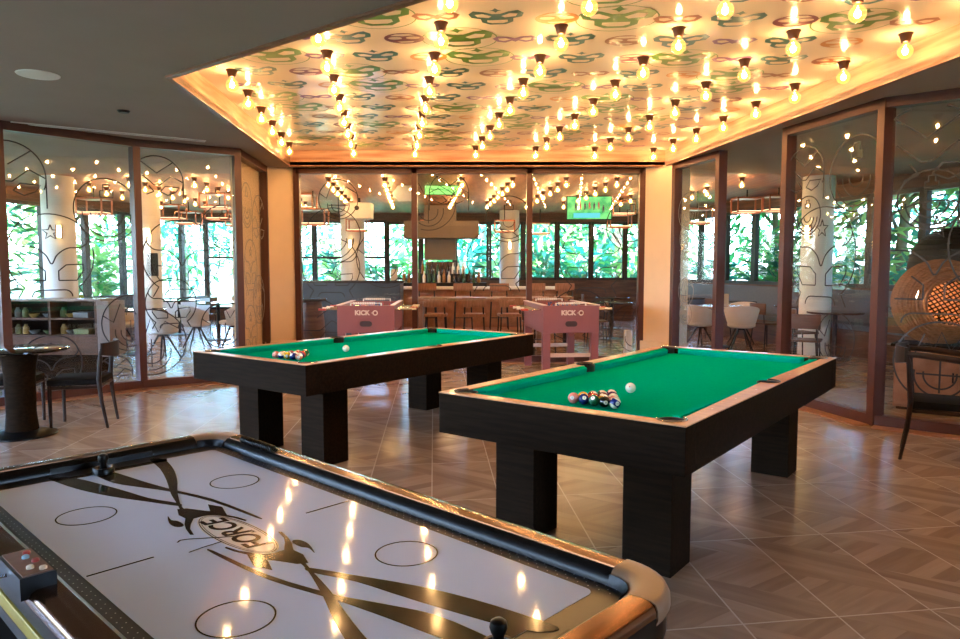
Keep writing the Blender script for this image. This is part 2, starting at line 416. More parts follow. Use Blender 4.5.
# cream corner columns
def column_box(name, p, q, depth, pl=.03):
    p, q = Vector(p), Vector(q); d = (q-p).normalized(); n = Vector((-d.y, d.x)); ang = math.atan2(d.y, d.x); L = (q-p).length
    c = (p+q)/2+n*depth/2; b = B(); b.box((c.x, c.y, ZC/2), (L, depth, ZC), ang)
    o = struct(b.done(name, COLUMN, smooth=0))
    b = B(); b.box((c.x-n.x*.02, c.y-n.y*.02, .17), (L+pl*2, depth+.04, .34), ang, .008); s = b.done('plinth', COLUMN, o, smooth=0)
    return o
column_box('column_left', M3, C1, .3); column_box('column_right', C2, R1a, .3)

# ------------------------------------------------------------------ etched mask lines for the glass
def arc(cx, cy, r, a0, a1, n=24, ry=None):
    ry = ry or r
    return [(cx+r*math.cos(math.radians(a0+(a1-a0)*i/n)), cy+ry*math.sin(math.radians(a0+(a1-a0)*i/n))) for i in range(n+1)]
def mirror(P): return [(-x, y) for x, y in P]
def close(P): return P+[P[0]]
def etch_design(k):
    if k == 'star':
        star = [(.2*(1 if i % 2 == 0 else .42)*math.sin(PI*i/5), .5+.2*(1 if i % 2 == 0 else .42)*math.cos(PI*i/5)) for i in range(10)]
        brow = smooth_closed([(0, -.32), (.14, -.08), (.4, .1), (.75, .14), (.92, .4), (.6, .82), (0, .98), (-.6, .82), (-.92, .4), (-.75, .14), (-.4, .1), (-.14, -.08)], 5)
        eye = close([(.16, -.75), (.16, -.5), (.35, -.34), (.78, -.32), (.78, -.48), (.6, -.75)])
        jaw = arc(0, -.1, 1.05, 32, -52, 20)+[(.66, -.95), (.8, -1.2)]
        mouth = arc(-.3, -1.18, .18, 180, 90, 6)+arc(.3, -1.18, .18, 90, 0, 6)
        return [close(star), close(brow), eye, mirror(eye), jaw, mirror(jaw), mouth]
    if k == 'zigzag':
        dm = close([(.12, -.42), (.3, -.2), (.85, -.22), (.7, -.42), (.4, -.55)])
        return [arc(0, 0, 1, 200, -20, 36), [(-.62, .78), (0, .32), (.62, .78)], [(-.98, .0), (-.55, .22), (-.1, -.16), (.1, -.16), (.55, .22), (.98, 0)], dm, mirror(dm), [(-1, 0), (-1, -.9)], [(1, 0), (1, -.9)]]
    if k == 'target':
        return [arc(0, 0, 1, 0, 360, 44), arc(0, -.1, .75, 180, 360, 24), arc(0, -.1, .5, 180, 360, 20), arc(0, -.1, .25, 180, 360, 14), close([(-.2, .6), (-.1, .6), (-.1, .8), (.1, .8), (.1, .6), (.2, .6), (.2, .4), (-.2, .4)])]
    crown = [(-.95, .3), (-.6, .05), (-.35, .7), (-.15, .3), (0, .75), (.2, .3), (.4, .62), (.95, .3)]
    return [arc(0, 0, 1, 0, 360, 44), crown, arc(0, -.3, .55, 170, 370, 20), arc(0, -.3, .35, 170, 370, 16), [(-.5, -.3), (.5, -.3)], [(0, .1), (0, -.75)]]
LAY = [('zigzag', .06, 2.42, .36), ('star', .33, 1.63, .42), ('target', .76, 2.12, .36), ('crown', .92, .80, .33), ('star', .30, .42, .30), ('zigzag', .78, .22, .2)]
WN = [0]
def etch_lines(w, z0, z1, lay, sx=1.0):
    segs = []
    for k, fx, cz, r in lay:
        for pl in etch_design(k):
            cur = []
            for x, y in pl:
                X, Z = fx*w+x*r*sx, cz+y*r
                if .045 < X < w-.045 and z0+.01 < Z < z1-.01: cur.append((X, Z))
                else:
                    if len(cur) > 1: segs.append(cur)
                    cur = []
            if len(cur) > 1: segs.append(cur)
    return segs
def ribbon(b, pts, wd, y0, y1):
    n = len(pts)
    L_, R_ = [], []
    for i in range(n):
        p = Vector(pts[i]); d = Vector(pts[min(i+1, n-1)])-Vector(pts[max(i-1, 0)])
        if d.length < 1e-9: d = Vector((1, 0))
        d.normalize(); nn = Vector((-d.y, d.x))*wd/2
        L_.append(p+nn); R_.append(p-nn)
    vs = [[b.bm.verts.new((q.x, y, q.y)) for q in X] for X in (L_, R_) for y in (y0, y1)]
    a0, a1, c0, c1 = vs
    for i in range(n-1):
        for P, Q in ((a0, c0), (c1, a1), (a1, a0), (c0, c1)):
            b._tag([b.bm.faces.new((P[i], P[i+1], Q[i+1], Q[i]))])
def glass_bay(p, q, lay, z0=.0, fw=.085, fd=.12, left=True, right=True, etch=ETCH, lw=.013, label=None, sx=1.0, ztop=ZC):
    """one framed bay of the full-height glass partition, from p to q"""
    WN[0] += 1
    p, q = Vector(p), Vector(q); L = (q-p).length; ang = math.atan2(q.y-p.y, q.x-p.x)
    o = bpy.data.objects.new('window_%d' % WN[0], None); COL.objects.link(o); o.location = (p.x, p.y, 0); o.rotation_euler = (0, 0, ang)
    struct(o, label)
    b = B()
    b.box((L/2, 0, .05), (L, fd, .10)); b.box((L/2, 0, ztop-.045), (L, fd, .09))
    if left: b.box((0, 0, ztop/2), (fw, fd, ztop-.002))
    if right: b.box((L, 0, ztop/2), (fw, fd, ztop-.002))
    b.done('window_frame', FRAME, o, smooth=0)
    b = B(); b.box((L/2, 0, ztop/2), (L-.02, .01, ztop-.12)); b.done('pane', GLASS, o, smooth=0)
    if lay:
        b = B()
        for s in etch_lines(L, .1, ztop-.1, lay, sx): ribbon(b, s, lw, -.008, -.0055)
        b.done('etched_masks', etch, o, smooth=0)
    return o
def mv(lay, dx=0, dz=0, s=1): return [(k, fx+dx, cz+dz, r*s) for k, fx, cz, r in lay]
glass_bay(LL, M0, mv(LAY, .2), right=False)
glass_bay(M0, M1, LAY)
glass_bay(M1, M2, [('zigzag', .2, 2.5, .30), ('star', .42, 1.62, .43), ('target', .86, 1.95, .30), ('crown', .1, .55, .40), ('crown', .84, .72, .3), ('star', .3, 1.05, .28)], left=False)
glass_bay(M2, M3, [('target', .3, 2.3, .3), ('zigzag', .75, 2.1, .4), ('star', .4, 1.5, .35), ('crown', .7, 1.0, .35), ('star', .35, .6, .35)], left=False, etch=ETCHL)
Wb = (C2[0]-C1[0])
glass_bay(C1, (-1.0, 10.98), [('target', .3, 1.95, .42), ('star', .28, 1.5, .42), ('crown', .75, 1.6, .45), ('zigzag', .15, .55, .42), ('crown', .35, 2.5, .3)])
glass_bay((-1.0, 10.98), (.755, 10.98), [('crown', .12, 2.45, .42), ('star', .72, 1.62, .44), ('target', .82, 2.2, .35), ('zigzag', .3, 2.6, .3)], left=False)
glass_bay((.755, 10.98), C2, [('star', .56, 1.62, .47), ('target', .92, 2.1, .4), ('zigzag', .45, .62, .5), ('crown', .95, .5, .4)], left=False)
glass_bay(R1a, R1b, [('target', .3, 2.25, .26), ('star', .32, 1.9, .22), ('crown', .28, 1.12, .2), ('target', .28, .8, .16)], etch=ETCHL, lw=.009)
glass_bay(R2a, R2b, [('zigzag', .2, 2.42, .3), ('target', .75, 2.35, .36), ('star', .42, 1.62, .46), ('crown', .6, .75, .26), ('target', .25, 2.0, .2)], lw=.012)
glass_bay(R2b, R3b, [('zigzag', .13, 2.45, .42), ('target', .15, 2.05, .26), ('star', .17, 1.55, .5), ('crown', .2, .62, .36), ('star', .42, 1.7, .5)], left=False, lw=.015)
b = B(); p_, q_ = Vector(M2), Vector(M3); d_ = (q_-p_).normalized(); n_ = Vector((-d_.y, d_.x)); c_ = (p_+q_)/2+n_*.09+d_*.08
b.box((c_.x, c_.y, ZC/2), ((q_-p_).length-.1, .04, ZC), math.atan2(d_.y, d_.x)); struct(b.done('wall_corner', COLUMN, smooth=0))
# walls that close the room behind the camera
def wall(name, p, q, z0=0, z1=ZC, th=.14, m=WHITE, side=0):
    p, q = Vector(p), Vector(q); L = (q-p).length; ang = math.atan2(q.y-p.y, q.x-p.x); c = (p+q)/2
    b = B(); b.box((c.x, c.y, (z0+z1)/2), (L, th, z1-z0), ang); return struct(b.done(name, m, smooth=0))
def ext_window(p, q, n, z0, z1, wm=BROWN, name='wall', bulk=BROWN, transom=None):
    """outer wall with a dado below, a bulkhead above and n framed windows between"""
    wall(name+'_dado', p, q, 0, z0, .16, wm); wall(name+'_bulkhead', p, q, z1, ZC, .16, bulk)
    p, q = Vector(p), Vector(q); ang = math.atan2(q.y-p.y, q.x-p.x); L = (q-p).length; w = L/n
    for i in range(n):
        WN[0] += 1; a = p+(q-p)*i/n
        o = bpy.data.objects.new('window_%d' % WN[0], None); COL.objects.link(o); o.location = (a.x, a.y, 0); o.rotation_euler = (0, 0, ang); struct(o)
        b = B(); f = .07
        b.box((w/2, 0, z0+f/2), (w-.004, .1, f)); b.box((w/2, 0, z1-f/2), (w-.004, .1, f))
        b.box((f/2+.002, 0, (z0+z1)/2), (f, .1, z1-z0-.004)); b.box((w-f/2-.002, 0, (z0+z1)/2), (f, .1, z1-z0-.004))
        if transom: b.box((w/2, 0, transom), (w, .08, .06))
        b.done('window_frame', WFRAME, o, smooth=0)
        b = B(); b.box((w/2, 0, (z0+z1)/2), (w-.1, .01, z1-z0-.1)); b.done('pane', WGLASS, o, smooth=0)
ext_window(RL1, RL0, 13, .62, 2.74, WHITE, 'wall_left_restaurant', BROWN)
ext_window(RL0, (-2.6, 20.0), 5, .3, 2.78, BROWN, 'wall_back_left', BROWN, 1.75)
ext_window((-2.6, 20.0), RR0, 8, 1.12, 2.74, BROWN, 'wall_back_right')
ext_window(RR0, RR1, 14, 1.10, 2.74, BROWN, 'wall_right_restaurant')
wall('wall_left_end', RL1, (-7.1, 5.0)); wall('wall_right_end', R3b, RR1)
ext_window((-7.1, 5.0), (-7.1, -3.8), 5, .25, 2.7, WHITE, 'wall_left', WHITE)
wall('wall_rear', (-7.1, -3.8), (5.6, -3.8), m=mat('umber_plaster', '#5b4c42', .85, var=.04))
wall('wall_right', (5.6, -.9), (5.6, 5.0), m=WHITE); ext_window((5.6, -3.8), (5.6, -.9), 2, .25, 2.7, WHITE, 'wall_right_glazed', WHITE)
# brown threshold strip along the glass
b = B()
for p, q in ((LL, M0), (M0, M1), (M1, M2), (C1, C2), (R2a, R2b), (R2b, R3b)):
    p_, q_ = Vector(p), Vector(q); d = (q_-p_).normalized(); n = Vector((d.y, -d.x)); c = (p_+q_)/2+n*.12
    b.box((c.x, c.y, .004), ((q_-p_).length, .2, .008), math.atan2(d.y, d.x))
struct(b.done('trim_threshold', wood('threshold_wood', '#8f6247', '#a57355', .3, 3, (1, 8, 1)), smooth=0))

# ------------------------------------------------------------------ bulbs
CORE = emit('bulb_filament_glow', (1.0, .68, .38), BULB_STRENGTH)
BGLASS = glassy('amber_bulb_glass', (1.0, .82, .55), .05, 0, (1.0, .55, .15), .35)
SOCK = mat('brass_brown_socket', '#5a3c2b', .35, .5, var=.08)
def make_bulb(name, label, group, s=1.0):
    t = thing(name, label, 'light bulb', (0, 0, 0), 0, group)
    b = B(); b.lathe([(.0, 0), (.052, 0), (.052, -.006), (.045, -.012), (.031, -.062), (.024, -.066), (0, -.066)], seg=20)
    b.done('socket', SOCK, t)
    b = B(); b.lathe([(.0135, -.062), (.017, -.072), (.035, -.088), (.05, -.108), (.0545, -.130), (.05, -.152), (.036, -.170), (.016, -.181), (0, -.1835)], seg=22)
    b.done('glass_envelope', BGLASS, t)
    b = B(); b.ball((0, 0, -.128), .019, 12, 1.35); b.done('filament', CORE, t)
    return t
BULB = None; ORD = ['first', 'second', 'third', 'fourth', 'fifth', 'sixth', 'seventh', 'eighth', 'ninth', 'tenth', 'eleventh', 'twelfth']
INB = inset(HOLE, .07) if in_poly(*inset(HOLE, .07)[0], HOLE) else inset(HOLE, -.07)
for k in range(1, 8):
    pos = []
    for i in range(8, -4, -1):
        x = .685+(k-4)*.872-.0935*i; y = 4.59+(k-4)*.06+.7325*i
        if k == 1: y -= .12
        x *= .985; y *= .985
        if in_poly(x, y, INB): pos.append((x, y))
    for n, (x, y) in enumerate(pos):
        lab = 'bare bulb on the printed ceiling, %s from the back in %s row from left' % (ORD[n], ORD[k-1])
        if BULB is None:
            BULB = make_bulb('ceiling_bulb', lab, 'bare bulbs on the printed ceiling'); BULB.location = (x, y, ZP)
        else: dup(BULB, (x, y, ZP), None, lab)
for X0 in (-6.9, -5.9, -4.8, -3.6, -2.55, -1.6, -.3, .55, 1.45, 2.3, 3.4, 4.4):
    for i in range(7):
        y = 12.1+i*.72; x = X0-.09*i*.72
        dup(BULB, (x, y, ZC), None, 'small glowing bulb on the wood ceiling of the restaurant behind the glass', 'restaurant ceiling bulbs')

# fittings on the grey ceiling
b = B(); b.lathe([(0, -.012), (.11, -.012), (.15, -.006), (.155, 0), (0, 0)], (-3.48, 5.73, ZC), 28)
tag(b.done('ceiling_speaker', WHITE), 'flat white round ceiling fitting on the grey ceiling', 'ceiling fitting')
b = B(); b.lathe([(0, -.02), (.045, -.02), (.06, 0), (0, 0)], (-3.45, 7.02, ZC), 20)
tag(b.done('smoke_detector', BLACK), 'small dark round sensor on the grey ceiling at left', 'sensor')
t = thing('air_vent', 'long thin slot air vent in the grey ceiling along the left glass', 'vent', (-4.09, 8.1, ZC), math.atan2(1.11, 1.6))
b = B(); b.box((0, .035, -.004), (1.95, .02, .012)); b.box((0, -.035, -.004), (1.95, .02, .012)); b.done('frame', WHITE, t, smooth=0)
b = B(); b.box((0, 0, -.0015), (1.93, .05, .006)); b.done('slot', BLACK, t, smooth=0)

# ------------------------------------------------------------------ pool tables
def pool_table(label, loc, rz):
    W, L, H, h = 1.346, 2.863, .80, .216
    t = thing('pool_table', label, 'pool table', loc, rz)
    w2, l2 = W/2, L/2
    b = B(); b.box((0, 0, H-.125), (W-.16, L-.16, .09)); b.done('slate', BLACK, t, smooth=0)
    for s in (-1, 1):
        b = B(); b.box((s*(w2-.0195), 0, H-.005-(h-.005)/2), (.05-.012, L-.24, h-.005), 0, .003); b.done('side_apron', BLACKWOOD, t, smooth=0)
        b = B(); b.box((0, s*(l2-.06), H-.005-(h-.005)/2), (W, .12, h-.005), 0, .004); b.done('end_apron', BLACKWOOD, t, smooth=0)
    for sx in (-1, 1):
        for sy in (-1, 1):
            b = B(); b.box((sx*(w2-.165-.125)-.012, sy*(l2-.30-.12), .29), (.25, .24, .58), 0, .004)
            b.done('leg', BLACKWOOD, t, smooth=0)
    # wooden rail top with notches for the pockets
    rw = .095; cw = .05
    def circ(cx, cy, r, n=28): return [(cx+r*math.cos(2*PI*i/n), cy+r*math.sin(2*PI*i/n)) for i in range(n)]
    pocket = [(sx*(w2-.105), sy*(l2-.105)) for sx in (-1, 1) for sy in (-1, 1)]+[(sx*(w2-.078), 0) for sx in (-1, 1)]
    pr = .062
    # rail ring: outer rectangle minus inner opening whose corners bulge round the pockets
    iw, il = w2-rw, l2-rw
    inner = []
    def bulge(cx, cy, a0, a1, n=10):
        return [(cx+pr*math.cos(math.radians(a0+(a1-a0)*i/n)), cy+pr*math.sin(math.radians(a0+(a1-a0)*i/n))) for i in range(n+1)]
    inner += [(iw, -il+.09)] if False else []
    inner += bulge(w2-.078, 0, -110, 110)                       # right side pocket
    inner += bulge(w2-.105, l2-.105, -60, 150)
    inner += bulge(-(w2-.105), l2-.105, 30, 240)
    inner += bulge(-(w2-.078), 0, 70, 290)
    inner += bulge(-(w2-.105), -(l2-.105), 120, 330)
    inner += bulge(w2-.105, -(l2-.105), 210, 420)
    b = B(); b.prism([(w2, -l2), (w2, l2), (-w2, l2), (-w2, -l2)], H-.005, H, [inner])
    b.done('top_rail', RAILWOOD, t, smooth=0)
    b = B(); b.box((0, 0, H-.045-.02), (W-.17, L-.17, .04)); b.done('cloth_bed', FELT, t, smooth=0)
    # cushions: green, bevelled ends, overhanging nose
    def cushion(p, q, n):
        p, q, n = Vector(p), Vector(q), Vector(n); d = (q-p).normalized(); b = B()
        prof = [(0, H-.001), (.045, H-.006), (.055, H-.012), (.042, H-.046), (0, H-.046)]
        A = [b.bm.verts.new((p.x+n.x*o+d.x*o*.9, p.y+n.y*o+d.y*o*.9, z)) for o, z in prof]
        C = [b.bm.verts.new((q.x+n.x*o-d.x*o*.9, q.y+n.y*o-d.y*o*.9, z)) for o, z in prof]
        for i in range(5): b.bm.faces.new((A[i], A[(i+1) % 5], C[(i+1) % 5], C[i]))
        b.bm.faces.new(A); b.bm.faces.new(list(reversed(C))); b.done('cushion', FELT, t, smooth=0)
    g = .075; ge = .10
    for s in (-1, 1):
        cushion((s*iw, -il+g, 0), (s*iw, -g+.01, 0), (-s, 0, 0)); cushion((s*iw, g-.01, 0), (s*iw, il-g, 0), (-s, 0, 0))
        cushion((-iw+g, s*il, 0), (iw-g, s*il, 0), (0, -s, 0))
    for i, (x, y) in enumerate(pocket):
        b = B(); b.lathe([(0, -.13), (.045, -.125), (.058, -.1), (.0605, -.004), (.0565, -.004), (.054, -.09), (.03, -.112), (0, -.113)], (x, y, H), 24)
        pk = b.done('pocket', POCKET, t)
        a = math.atan2(y, x) if i < 4 else (0 if x > 0 else PI)
        if i < 4: a = math.atan2(math.copysign(1, y), math.copysign(1, x))
        pts = [(x+.064*math.cos(a+math.radians(k)), y+.064*math.sin(a+math.radians(k)), H+.001) for k in range(-105, 106, 10)]
        b = B(); b.tube(pts, .0045, 8); b.done('pocket_rim', CHROME if i < 4 else DARKMETAL, pk)
    # diamond sights let into the rails
    b = B()
    for s in (-1, 1):
        for k in (1, 2, 3, 5, 6, 7):
            b.prism([(s*(w2-.045)+dx, -il+2*il*k/8+dy) for dx, dy in ((.006, 0), (0, .009), (-.006, 0), (0, -.009))], H, H+.0006)
        for k in (1, 2, 3):
            b.prism([(-iw+2*iw*k/4+dx, s*(l2-.045)+dy) for dx, dy in ((.009, 0), (0, .006), (-.009, 0), (0, -.006))], H, H+.0006)
    b.done('rail_sights', mat('pearl_inlay', '#d8c3a0', .3, var=.05), t, smooth=0)
    return t
T2 = ((1.1907, 4.4349), -.658); T1 = ((-.8606, 6.3059), -.6385)
pool_table('green felt pool table at right with dark square legs, nearer of the two', (*T2[0], 0), T2[1])
pool_table('green felt pool table at left, behind the air hockey table, farther of the two', (*T1[0], 0), T1[1])

# balls
BC = {1: '#d9a520', 2: '#10206e', 3: '#c43a30', 4: '#4c2a66', 5: '#e08a7a', 6: '#1c6a4a', 7: '#7a2430', 8: '#0d0c0c'}
CN = {1: 'yellow', 2: 'dark blue', 3: 'red', 4: 'purple', 5: 'pink', 6: 'green', 7: 'maroon', 8: 'black'}
IVORY = mat('ball_ivory', '#f1e6d2', .12, var=.02, coat=.5)
def stripe_mat(n):
    nm = 'ball_stripe_%d' % n
    if nm in MATS: return MATS[nm]
    m = mat(nm, BC[n], .12, var=.03, coat=.5); nt = m.node_tree; b_ = nt.nodes['Principled BSDF']
    tc = nd(nt, 'ShaderNodeTexCoord'); sp = nd(nt, 'ShaderNodeSeparateXYZ'); nt.links.new(tc.outputs['Object'], sp.inputs[0])
    ab = nd(nt, 'ShaderNodeMath', operation='ABSOLUTE'); nt.links.new(sp.outputs[2], ab.inputs[0])
    gt = nd(nt, 'ShaderNodeMath', operation='GREATER_THAN'); gt.inputs[1].default_value = .0155; nt.links.new(ab.outputs[0], gt.inputs[0])
    mx = nd(nt, 'ShaderNodeMix', data_type='RGBA'); nt.links.new(gt.outputs[0], mx.inputs[0])
    src = b_.inputs['Base Color'].links[0].from_socket; nt.links.new(src, mx.inputs[6]); mx.inputs[7].default_value = lin('#f1e6d2')+(1,)
    nt.links.new(mx.outputs[2], b_.inputs['Base Color']); return m
NUMSPOT = mat('number_spot', '#f4eee0', .2, var=.02)
BR = .0286
BME = {}
def ball(n, loc, where, rz):
    solid = n <= 8; k = n if solid else n-8
    label = '%s %s ball number %d in the rack on the %s' % ('solid' if solid else 'striped', CN[k], n, where)
    t = thing('billiard_ball', label, 'pool ball', loc, rz, 'racked balls on the '+where)
    b = B(); b.ball((0, 0, 0), BR, 24)
    o = b.done('ball_body', mat('ball_solid_%d' % k, BC[k], .12, var=.03, coat=.5) if solid else stripe_mat(k), t, smooth=80)
    o.rotation_euler = (random.uniform(-.8, .8), random.uniform(-.8, .8), random.uniform(0, 6))
    el = random.uniform(.0, .8); az = random.uniform(-2.2, -.6)
    d = Vector((math.cos(el)*math.cos(az), math.cos(el)*math.sin(az), math.sin(el))); q = d.to_track_quat('Z', 'Y')
    b = B(); rr = .0105; n2 = 16
    cap = [(rr*i/3*math.cos(2*PI*j/n2), rr*i/3*math.sin(2*PI*j/n2)) for i in (1, 2, 3) for j in range(n2)]
    rings = [[b.bm.verts.new((0, 0, BR+.0002))]]
    for i in (1, 2, 3):
        r_ = rr*i/3; rings.append([b.bm.verts.new((r_*math.cos(2*PI*j/n2), r_*math.sin(2*PI*j/n2), math.sqrt(BR*BR-r_*r_)+.0002)) for j in range(n2)])
    for j in range(n2): b.bm.faces.new((rings[0][0], rings[1][j], rings[1][(j+1) % n2]))
    for i in (1, 2):
        for j in range(n2): b.bm.faces.new((rings[i][j], rings[i+1][j], rings[i+1][(j+1) % n2], rings[i][(j+1) % n2]))
    sp = b.done('number_spot', NUMSPOT, t, rot=q.to_euler())
    text_mesh('numeral', str(n), .013, BLACK, sp, (0, 0, BR+.0004), (0, 0, 0), .0002)
    return t
def rack(apex_dir, c, where, order, zb):
    """fifteen balls in a triangle: c is the middle of the base row, apex_dir the way the point looks"""
    a = Vector((math.cos(apex_dir), math.sin(apex_dir), 0)); s = Vector((-a.y, a.x, 0)); d = BR*2+.001; i = 0
    for r in range(5):
        for j in range(5-r):
            p = Vector((c[0], c[1], 0))+a*(r*d*.866)+s*((j-(4-r)/2)*d)
            ball(order[i], (p.x, p.y, zb+BR), where, 0); i += 1
ZB = .80-.045
rack(math.radians(54), (.575, 3.555), 'right pool table', [10, 8, 6, 2, 5, 13, 9, 3, 1, 11, 7, 15, 4, 14, 12], ZB)
rack(math.radians(62), (-1.47, 5.40), 'left pool table', [13, 2, 1, 10, 5, 4, 9, 12, 8, 3, 11, 7, 6, 15, 14], ZB)
for p, w in (((.84, 3.935), 'right pool table'), ((-1.115, 5.89), 'left pool table')):
    b = B(); b.ball((0, 0, 0), BR, 28); o = b.done('cue_ball', IVORY, loc=(*p, ZB+BR), smooth=80)
    tag(o, 'white cue ball alone on the green felt of the '+w, 'pool ball')
    b = B(); b.lathe([(0, 0), (.0035, 0), (.0035, .0006), (0, .0006)], seg=10)
    dv = Vector((-.35, -.85, .35)).normalized(); q = dv.to_track_quat('Z', 'Y')
    b.done('red_dot', mat('red_dot', '#b5302a', .3), o, loc=tuple(dv*BR), rot=q.to_euler())

# ------------------------------------------------------------------ air hockey table
AHR = math.radians(-43.4); AHL = (-.648, 1.847)
ah = thing('air_hockey_table', 'air hockey table with white playfield and black rails in the foreground', 'air hockey table', (*AHL, 0), AHR)
HX, HY, ZS = 1.05, .50, .745
b = B(); b.prism([(-HX+.07, -HY+.07), (HX-.07, -HY+.07), (HX-.07, HY-.07), (-HX+.07, HY-.07)], .50, ZS-.02); b.done('cabinet', mat('ah_cabinet', '#141013', .35, var=.1), ah, smooth=0)
for sx in (-1, 1):
    for sy in (-1, 1):
        b = B(); b.tube([(sx*.82, sy*.30, .5), (sx*.86, sy*.32, .06)], [.09, .07], 4); b.done('leg', BLACK, ah, smooth=0)
        b = B(); b.lathe([(0, 0), (.05, 0), (.05, .03), (.03, .06), (0, .06)], (sx*.86, sy*.32, 0)); b.done('leveler_foot', BLACK, ah)
b = B(); b.box((0, 0, ZS-.01), (2*.965, 2*.43, .02)); b.done('playfield_border', DOTBLACK, ah, smooth=0)
# tiny air holes in the border and the field
for yc in (-.398, .398):
    b = B()
    for i in range(64):
        for j in (-1, 0, 1):
            x = -.90+i*.0286+(.014 if j else 0); b.prism(ring_pts(6, .0016, (x, yc+.013*j)), ZS+.0002, ZS+.0006)
    tag(b.done('air_holes', GRAPHICW, ah, smooth=0), kind='stuff')
def rrect(hx, hy, r, n=6):
    P = []
    for cx, cy, a0 in ((hx-r, hy-r, 0), (-hx+r, hy-r, 90), (-hx+r, -hy+r, 180), (hx-r, -hy+r, 270)):
        for i in range(n+1):
            a = math.radians(a0+90*i/n); P.append((cx+r*math.cos(a), cy+r*math.sin(a)))
    return P
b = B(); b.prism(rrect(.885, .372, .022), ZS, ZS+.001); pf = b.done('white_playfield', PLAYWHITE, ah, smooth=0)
ZG = ZS+.0012
GA = [(-.917, .142), (-.88, .178), (-.736, .15), (-.589, .1), (-.466, .047), (-.334, -.001), (-.273, -.014), (-.275, -.025), (-.358, -.003), (-.465, .025), (-.615, .075), (-.77, .117)]
GB = [(-.93, -.185), (-.87, -.129), (-.64, -.073), (-.469, -.041), (-.353, .001), (-.328, -.01), (-.432, -.056), (-.574, -.117), (-.722, -.161), (-.868, -.185)]
GC = [(-.9, -.059), (-.876, -.018), (-.66, .016), (-.509, .043), (-.317, .089), (-.081, .106), (-.068, .097), (-.292, .077), (-.484, .030), (-.593, -.014), (-.711, -.058), (-.857, -.068)]
GE = [(-.303, -.025), (-.289, -.003), (-.243, .018), (-.216, .033), (-.278, .056), (-.227, .075), (-.151, .051), (-.109, .064), (-.072, .069), (-.067, .063), (-.116, .053), (-.166, .029), (-.191, 0), (-.192, -.027), (-.153, -.053), (-.12, -.07), (-.072, -.082), (-.079, -.089), (-.129, -.078), (-.166, -.065), (-.209, -.043), (-.251, -.044)]
GH = [(-.264, -.069), (-.225, -.076), (-.205, -.067), (-.168, -.067), (-.153, -.077), (-.167, -.091), (-.206, -.09)]
b = B()
for i, P in enumerate((GA, GB, GC, GE, GH)):
    Q = smooth_closed(P, 3) if P is not GE else P
    zz = .0004+.00006*i
    b.prism(Q, ZG, ZG+zz); b.prism([(-x, -y) for x, y in Q], ZG, ZG+zz)
for s in (-1, 1):    # dark goal zone at each end
    b.prism([(s*.885, -.19), (s*.855, -.178), (s*.85, .178), (s*.885, .19)], ZG, ZG+.0004)
b.done('swoosh_graphics', GRAPHIC, pf, smooth=0)
for sx in (-1, 1):
    for sy in (-1, 1):
        b = B(); c = (sx*.433-.003, sy*.225-.001); b.prism(ring_pts(44, .078, c), ZG, ZG+.0007, [ring_pts(44, .0745, c)]); b.done('face_off_circle', GRAPHIC, pf, smooth=0)
for s in (-1, 1):
    b = B(); b.prism([(-.0025, s*.215), (.0025, s*.215), (.0025, s*.366), (-.0025, s*.366)], ZG, ZG+.0007); b.done('center_line', GRAPHIC, pf, smooth=0)
ell = lambda a, c, n=48: [(a*math.cos(2*PI*i/n), c*math.sin(2*PI*i/n)) for i in range(n)]
tilt = lambda P, a=-.0: [(x*math.cos(a)-y*math.sin(a), x*math.sin(a)+y*math.cos(a)) for x, y in P]
b = B(); b.prism(tilt(ell(.188, .061)), ZG+.0005, ZG+.0008); b.done('logo_oval', GRAPHICW, pf, smooth=0)
b = B(); b.prism(tilt(ell(.183, .0575)), ZG+.0009, ZG+.0012, [tilt(ell(.1805, .055))])
b.prism(tilt(ell(.175, .051)), ZG+.0009, ZG+.0012, [tilt(ell(.1735, .0495))])
ribs = [[(-.048, -.136), (-.058, -.125), (-.05, -.105), (-.007, -.05), (.03, .0)], [(.036, -.144), (.030, -.105), (.028, -.054)]]
for R_ in ribs:
    for i in range(len(R_)-1):
        (x0, y0), (x1, y1) = R_[i], R_[i+1]; d = Vector((x1-x0, y1-y0)).normalized(); nx, ny = -d.y*.0022, d.x*.0022
        b.prism([(x0+nx, y0+ny), (x1+nx, y1+ny), (x1-nx, y1-ny), (x0-nx, y0-ny)], ZG+.0009, ZG+.0012)
b.done('logo_outline', GRAPHIC, pf, smooth=0)
text_mesh('logo_lettering', 'FORCE', .088, GRAPHIC, pf, (0, .004, ZG+.0012), (0, 0, PI), .0003, .25, .0018, 1.02)
text_mesh('logo_small_lettering', 'AIR', .016, GRAPHIC, pf, (.02, .036, ZG+.0012), (0, 0, PI), .0003, .2)
